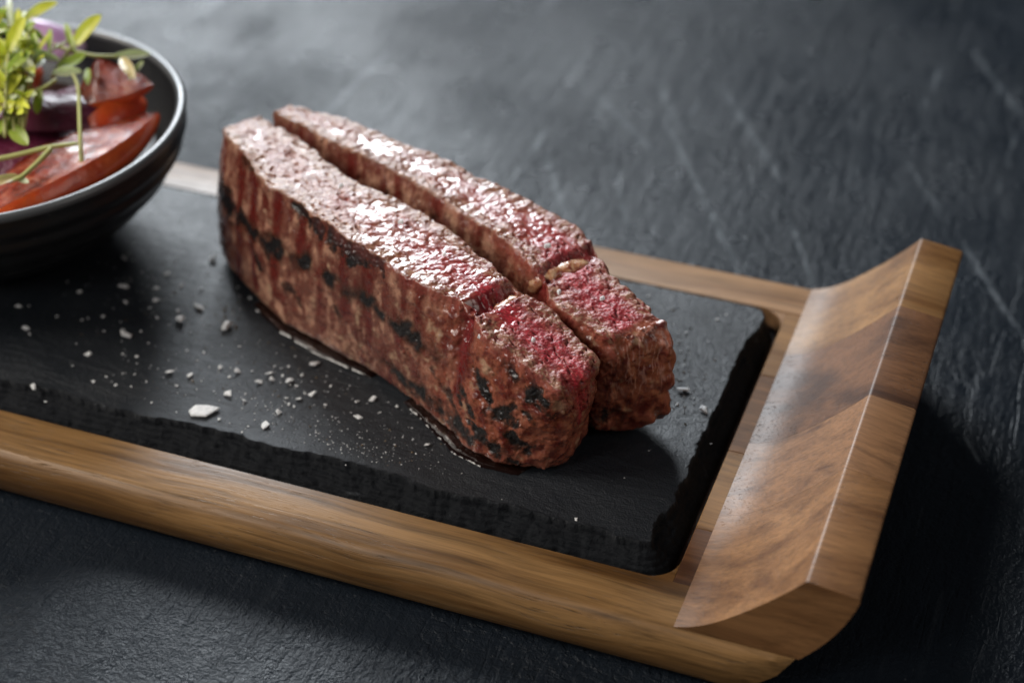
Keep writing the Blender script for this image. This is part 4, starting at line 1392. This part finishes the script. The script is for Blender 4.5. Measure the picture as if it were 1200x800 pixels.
def sprig(label, stem_pts, leaves, r=0.00075):
    root = empty('cress_sprig', tuple(stem_pts[0]))
    tag(root, label, 'cress', 'cress sprigs on the salad')
    V, F = tube(stem_pts, r * 1.15, r * 0.8)
    adopt(link('stem', mesh_np('stem', V, F), STEM), root)
    for (p, q, wd, mi, up, curl, fold) in leaves:
        p, q = Vector(p), Vector(q)
        d = q - p
        L = d.length
        x = d.normalized()
        z = Vector(up)
        z = (z - z.dot(x) * x).normalized()
        y = z.cross(x)
        me = leaf_mesh(L, wd, curl, fold, int(L * 1e5) % 50)
        o = link('leaf', me, LEAF[mi])
        o.matrix_world = Matrix.Translation(p) @ Matrix((x, y, z)).transposed().to_4x4()
        o.parent = root
        o.matrix_parent_inverse = Matrix.Translation(-Vector(root.location))
    return root


UPC = (0.15, -0.55, 0.82)
z1, z2, z3 = zr + 0.006, zr + 0.014, zr + 0.022
A = lambda x, y, z: tuple(at(x, y, z))
sprig('cress sprig whose stem hangs straight down over the onion', [A(96, 196, zr + 0.001), A(94, 165, zr + 0.007), A(93, 130, zr + 0.011), A(92, 100, zr + 0.015), A(84, 84, zr + 0.017)],
      [(A(96, 84, z2 + .003), A(62, 88, z2 + .002), 0.0050, 2, UPC, 0.12, 0.2), (A(100, 62, z2 + .004), A(68, 78, z2 + .003), 0.0062, 1, UPC, -0.1, 0.2), (A(103, 80, z2), A(104, 102, z2 - .003), 0.0036, 1, UPC, 0.1, 0.3)])
sprig('cress sprig with two forked stems reaching out to the left edge', [A(-30, 192, zr + .004), A(20, 182, zr + .006), A(58, 172, zr + .008), A(95, 168, zr + .008)],
      [(A(0, 160, z1), A(30, 140, z1 + .004), 0.0058, 1, UPC, 0.1, 0.2)], 0.0009)
sprig('cress sprig with a yellow bud end low at the left edge', [A(62, 172, zr + .008), A(45, 190, zr + .006), A(25, 208, zr + .004), A(8, 214, zr + .003)],
      [(A(22, 206, zr + .004), A(-14, 220, zr + .003), 0.0048, 3, UPC, 0.1, 0.3), (A(20, 209, zr + .003), A(34, 214, zr + .003), 0.0030, 2, UPC, 0.05, 0.1)], 0.0009)
sprig('cress sprig with a lime leaf standing up at the back of the bowl', [A(60, 95, z1), A(70, 75, z2), A(82, 58, z2 + .004), A(88, 50, z2 + .005)],
      [(A(86, 55, z2 + .004), A(120, 20, z3 + .004), 0.0075, 0, UPC, 0.12, 0.25), (A(88, 62, z2 + .003), A(78, 30, z3), 0.0035, 1, UPC, 0.1, 0.3)])
sprig('cress sprig leaning right over the orange tomato to the rim', [A(60, 52, z2), A(85, 60, z2 + .003), A(110, 66, z2 + .002), A(140, 66, z2)],
      [(A(132, 67, z2), A(176, 64, z2 - .002), 0.0052, 2, UPC, 0.05, 0.2), (A(142, 68, z2), A(160, 96, z1 + .004), 0.0056, 3, UPC, 0.15, 0.3), (A(168, 72, z2 - .001), A(152, 95, z1 + .002), 0.0030, 2, UPC, 0.1, 0.3)])
sprig('cress sprig with a yellow leaf at the very back', [A(25, 70, z2), A(26, 45, z2 + .006), A(27, 26, z3)],
      [(A(27, 24, z3), A(68, 6, z3 + .003), 0.0060, 0, UPC, 0.15, 0.2), (A(28, 28, z3), A(-6, 14, z3 + .004), 0.0055, 1, UPC, 0.15, 0.2), (A(27, 34, z3 - .002), A(50, 46, z2), 0.0050, 1, UPC, 0.1, 0.2)])
sprig('bushy cress sprig with many lime leaves at the left edge', [A(6, 165, z1), A(6, 130, z2), A(8, 95, z2 + .006), A(10, 60, z3 + .004)],
      [(A(9, 62, z3 + .003), A(30, 22, z3 + .010), 0.0068, 0, UPC, 0.1, 0.2), (A(8, 66, z3 + .002), A(-26, 36, z3 + .010), 0.0070, 0, UPC, 0.1, 0.2), (A(8, 85, z3), A(36, 62, z3 + .004), 0.0058, 1, UPC, 0.1, 0.2),
       (A(7, 95, z3), A(-20, 80, z3 + .003), 0.0060, 0, UPC, 0.1, 0.2), (A(7, 112, z2 + .003), A(24, 88, z2 + .006), 0.0060, 0, UPC, 0.1, 0.25), (A(6, 120, z2 + .002), A(-18, 108, z2 + .004), 0.0055, 0, UPC, 0.1, 0.2),
       (A(6, 128, z2), A(18, 118, z2 + .002), 0.0040, 0, UPC, 0.1, 0.2)])
sprig('cress sprig with pale folded leaves across the middle of the salad', [A(5, 110, z2), A(30, 110, z2), A(52, 103, z2 + .002), A(68, 92, z2 + .003)],
      [(A(40, 92, z2 + .004), A(28, 62, z3), 0.0055, 2, UPC, 0.15, 0.3), (A(48, 104, z2 + .002), A(44, 134, z1 + .002), 0.0048, 1, UPC, 0.1, 0.2), (A(36, 60, z3), A(70, 72, z2 + .004), 0.0042, 2, UPC, 0.1, 0.2), (A(10, 112, z2), A(26, 124, z1 + .004), 0.0050, 0, UPC, .1, .2)])
sprig('thin cress sprig arching between the lilac onion and the lime leaf', [A(30, 85, z2), A(48, 68, z2 + .004), A(62, 58, z2 + .006), A(80, 48, z2 + .006)],
      [(A(46, 70, z2 + .004), A(40, 40, z3 + .002), 0.0042, 1, UPC, 0.1, 0.3), (A(58, 60, z2 + .005), A(60, 36, z3), 0.0030, 1, UPC, 0.1, 0.3)], 0.0006)
sprig('cress sprig with a green leaf hanging over the dark onion', [A(0, 100, z2), A(8, 130, z1 + .005), A(14, 150, z1 + .002)],
      [(A(12, 148, z1 + .003), A(34, 172, z1), 0.0072, 1, UPC, 0.1, 0.25), (A(10, 140, z1 + .004), A(-14, 168, z1), 0.0060, 1, UPC, 0.1, 0.2)])

rs = random.Random(77)
for k in range(30):
    x, y = rs.uniform(-28, 52) * rs.uniform(0.5, 1), rs.uniform(26, 125)
    zz = z2 + (120 - y) / 90 * 0.010
    base_p = A(x + rs.uniform(-15, 10), y + 45, z1)
    tip = A(x, y, zz)
    lv = []
    for q in range(rs.randint(3, 5)):
        a_ = rs.uniform(0, 6.28)
        ln = rs.uniform(16, 30)
        st = A(x + rs.uniform(-3, 3), y + rs.uniform(-2, 14), zz - 0.001)
        lv.append((st, A(x + ln * math.cos(a_), y + 0.8 * ln * math.sin(a_) - 6, zz + rs.uniform(-0.001, 0.005)), rs.uniform(0.0028, 0.0050), rs.choice([0, 0, 0, 0, 1, 2]),
                   (0.15 + rs.uniform(-.5, .5), -0.55 + rs.uniform(-.4, .4), 0.82), rs.uniform(-0.05, 0.18), rs.uniform(0.1, 0.35)))
    hz = ('top' if y < 55 else 'middle' if y < 92 else 'foot')
    sprig('small lime cress sprig at the ' + hz + ' of the heap by the left edge', [base_p, tuple((np.array(base_p) + np.array(tip)) / 2 + np.array([rs.uniform(-.002, .002), 0, 0.002])), tip], lv, 0.0006)
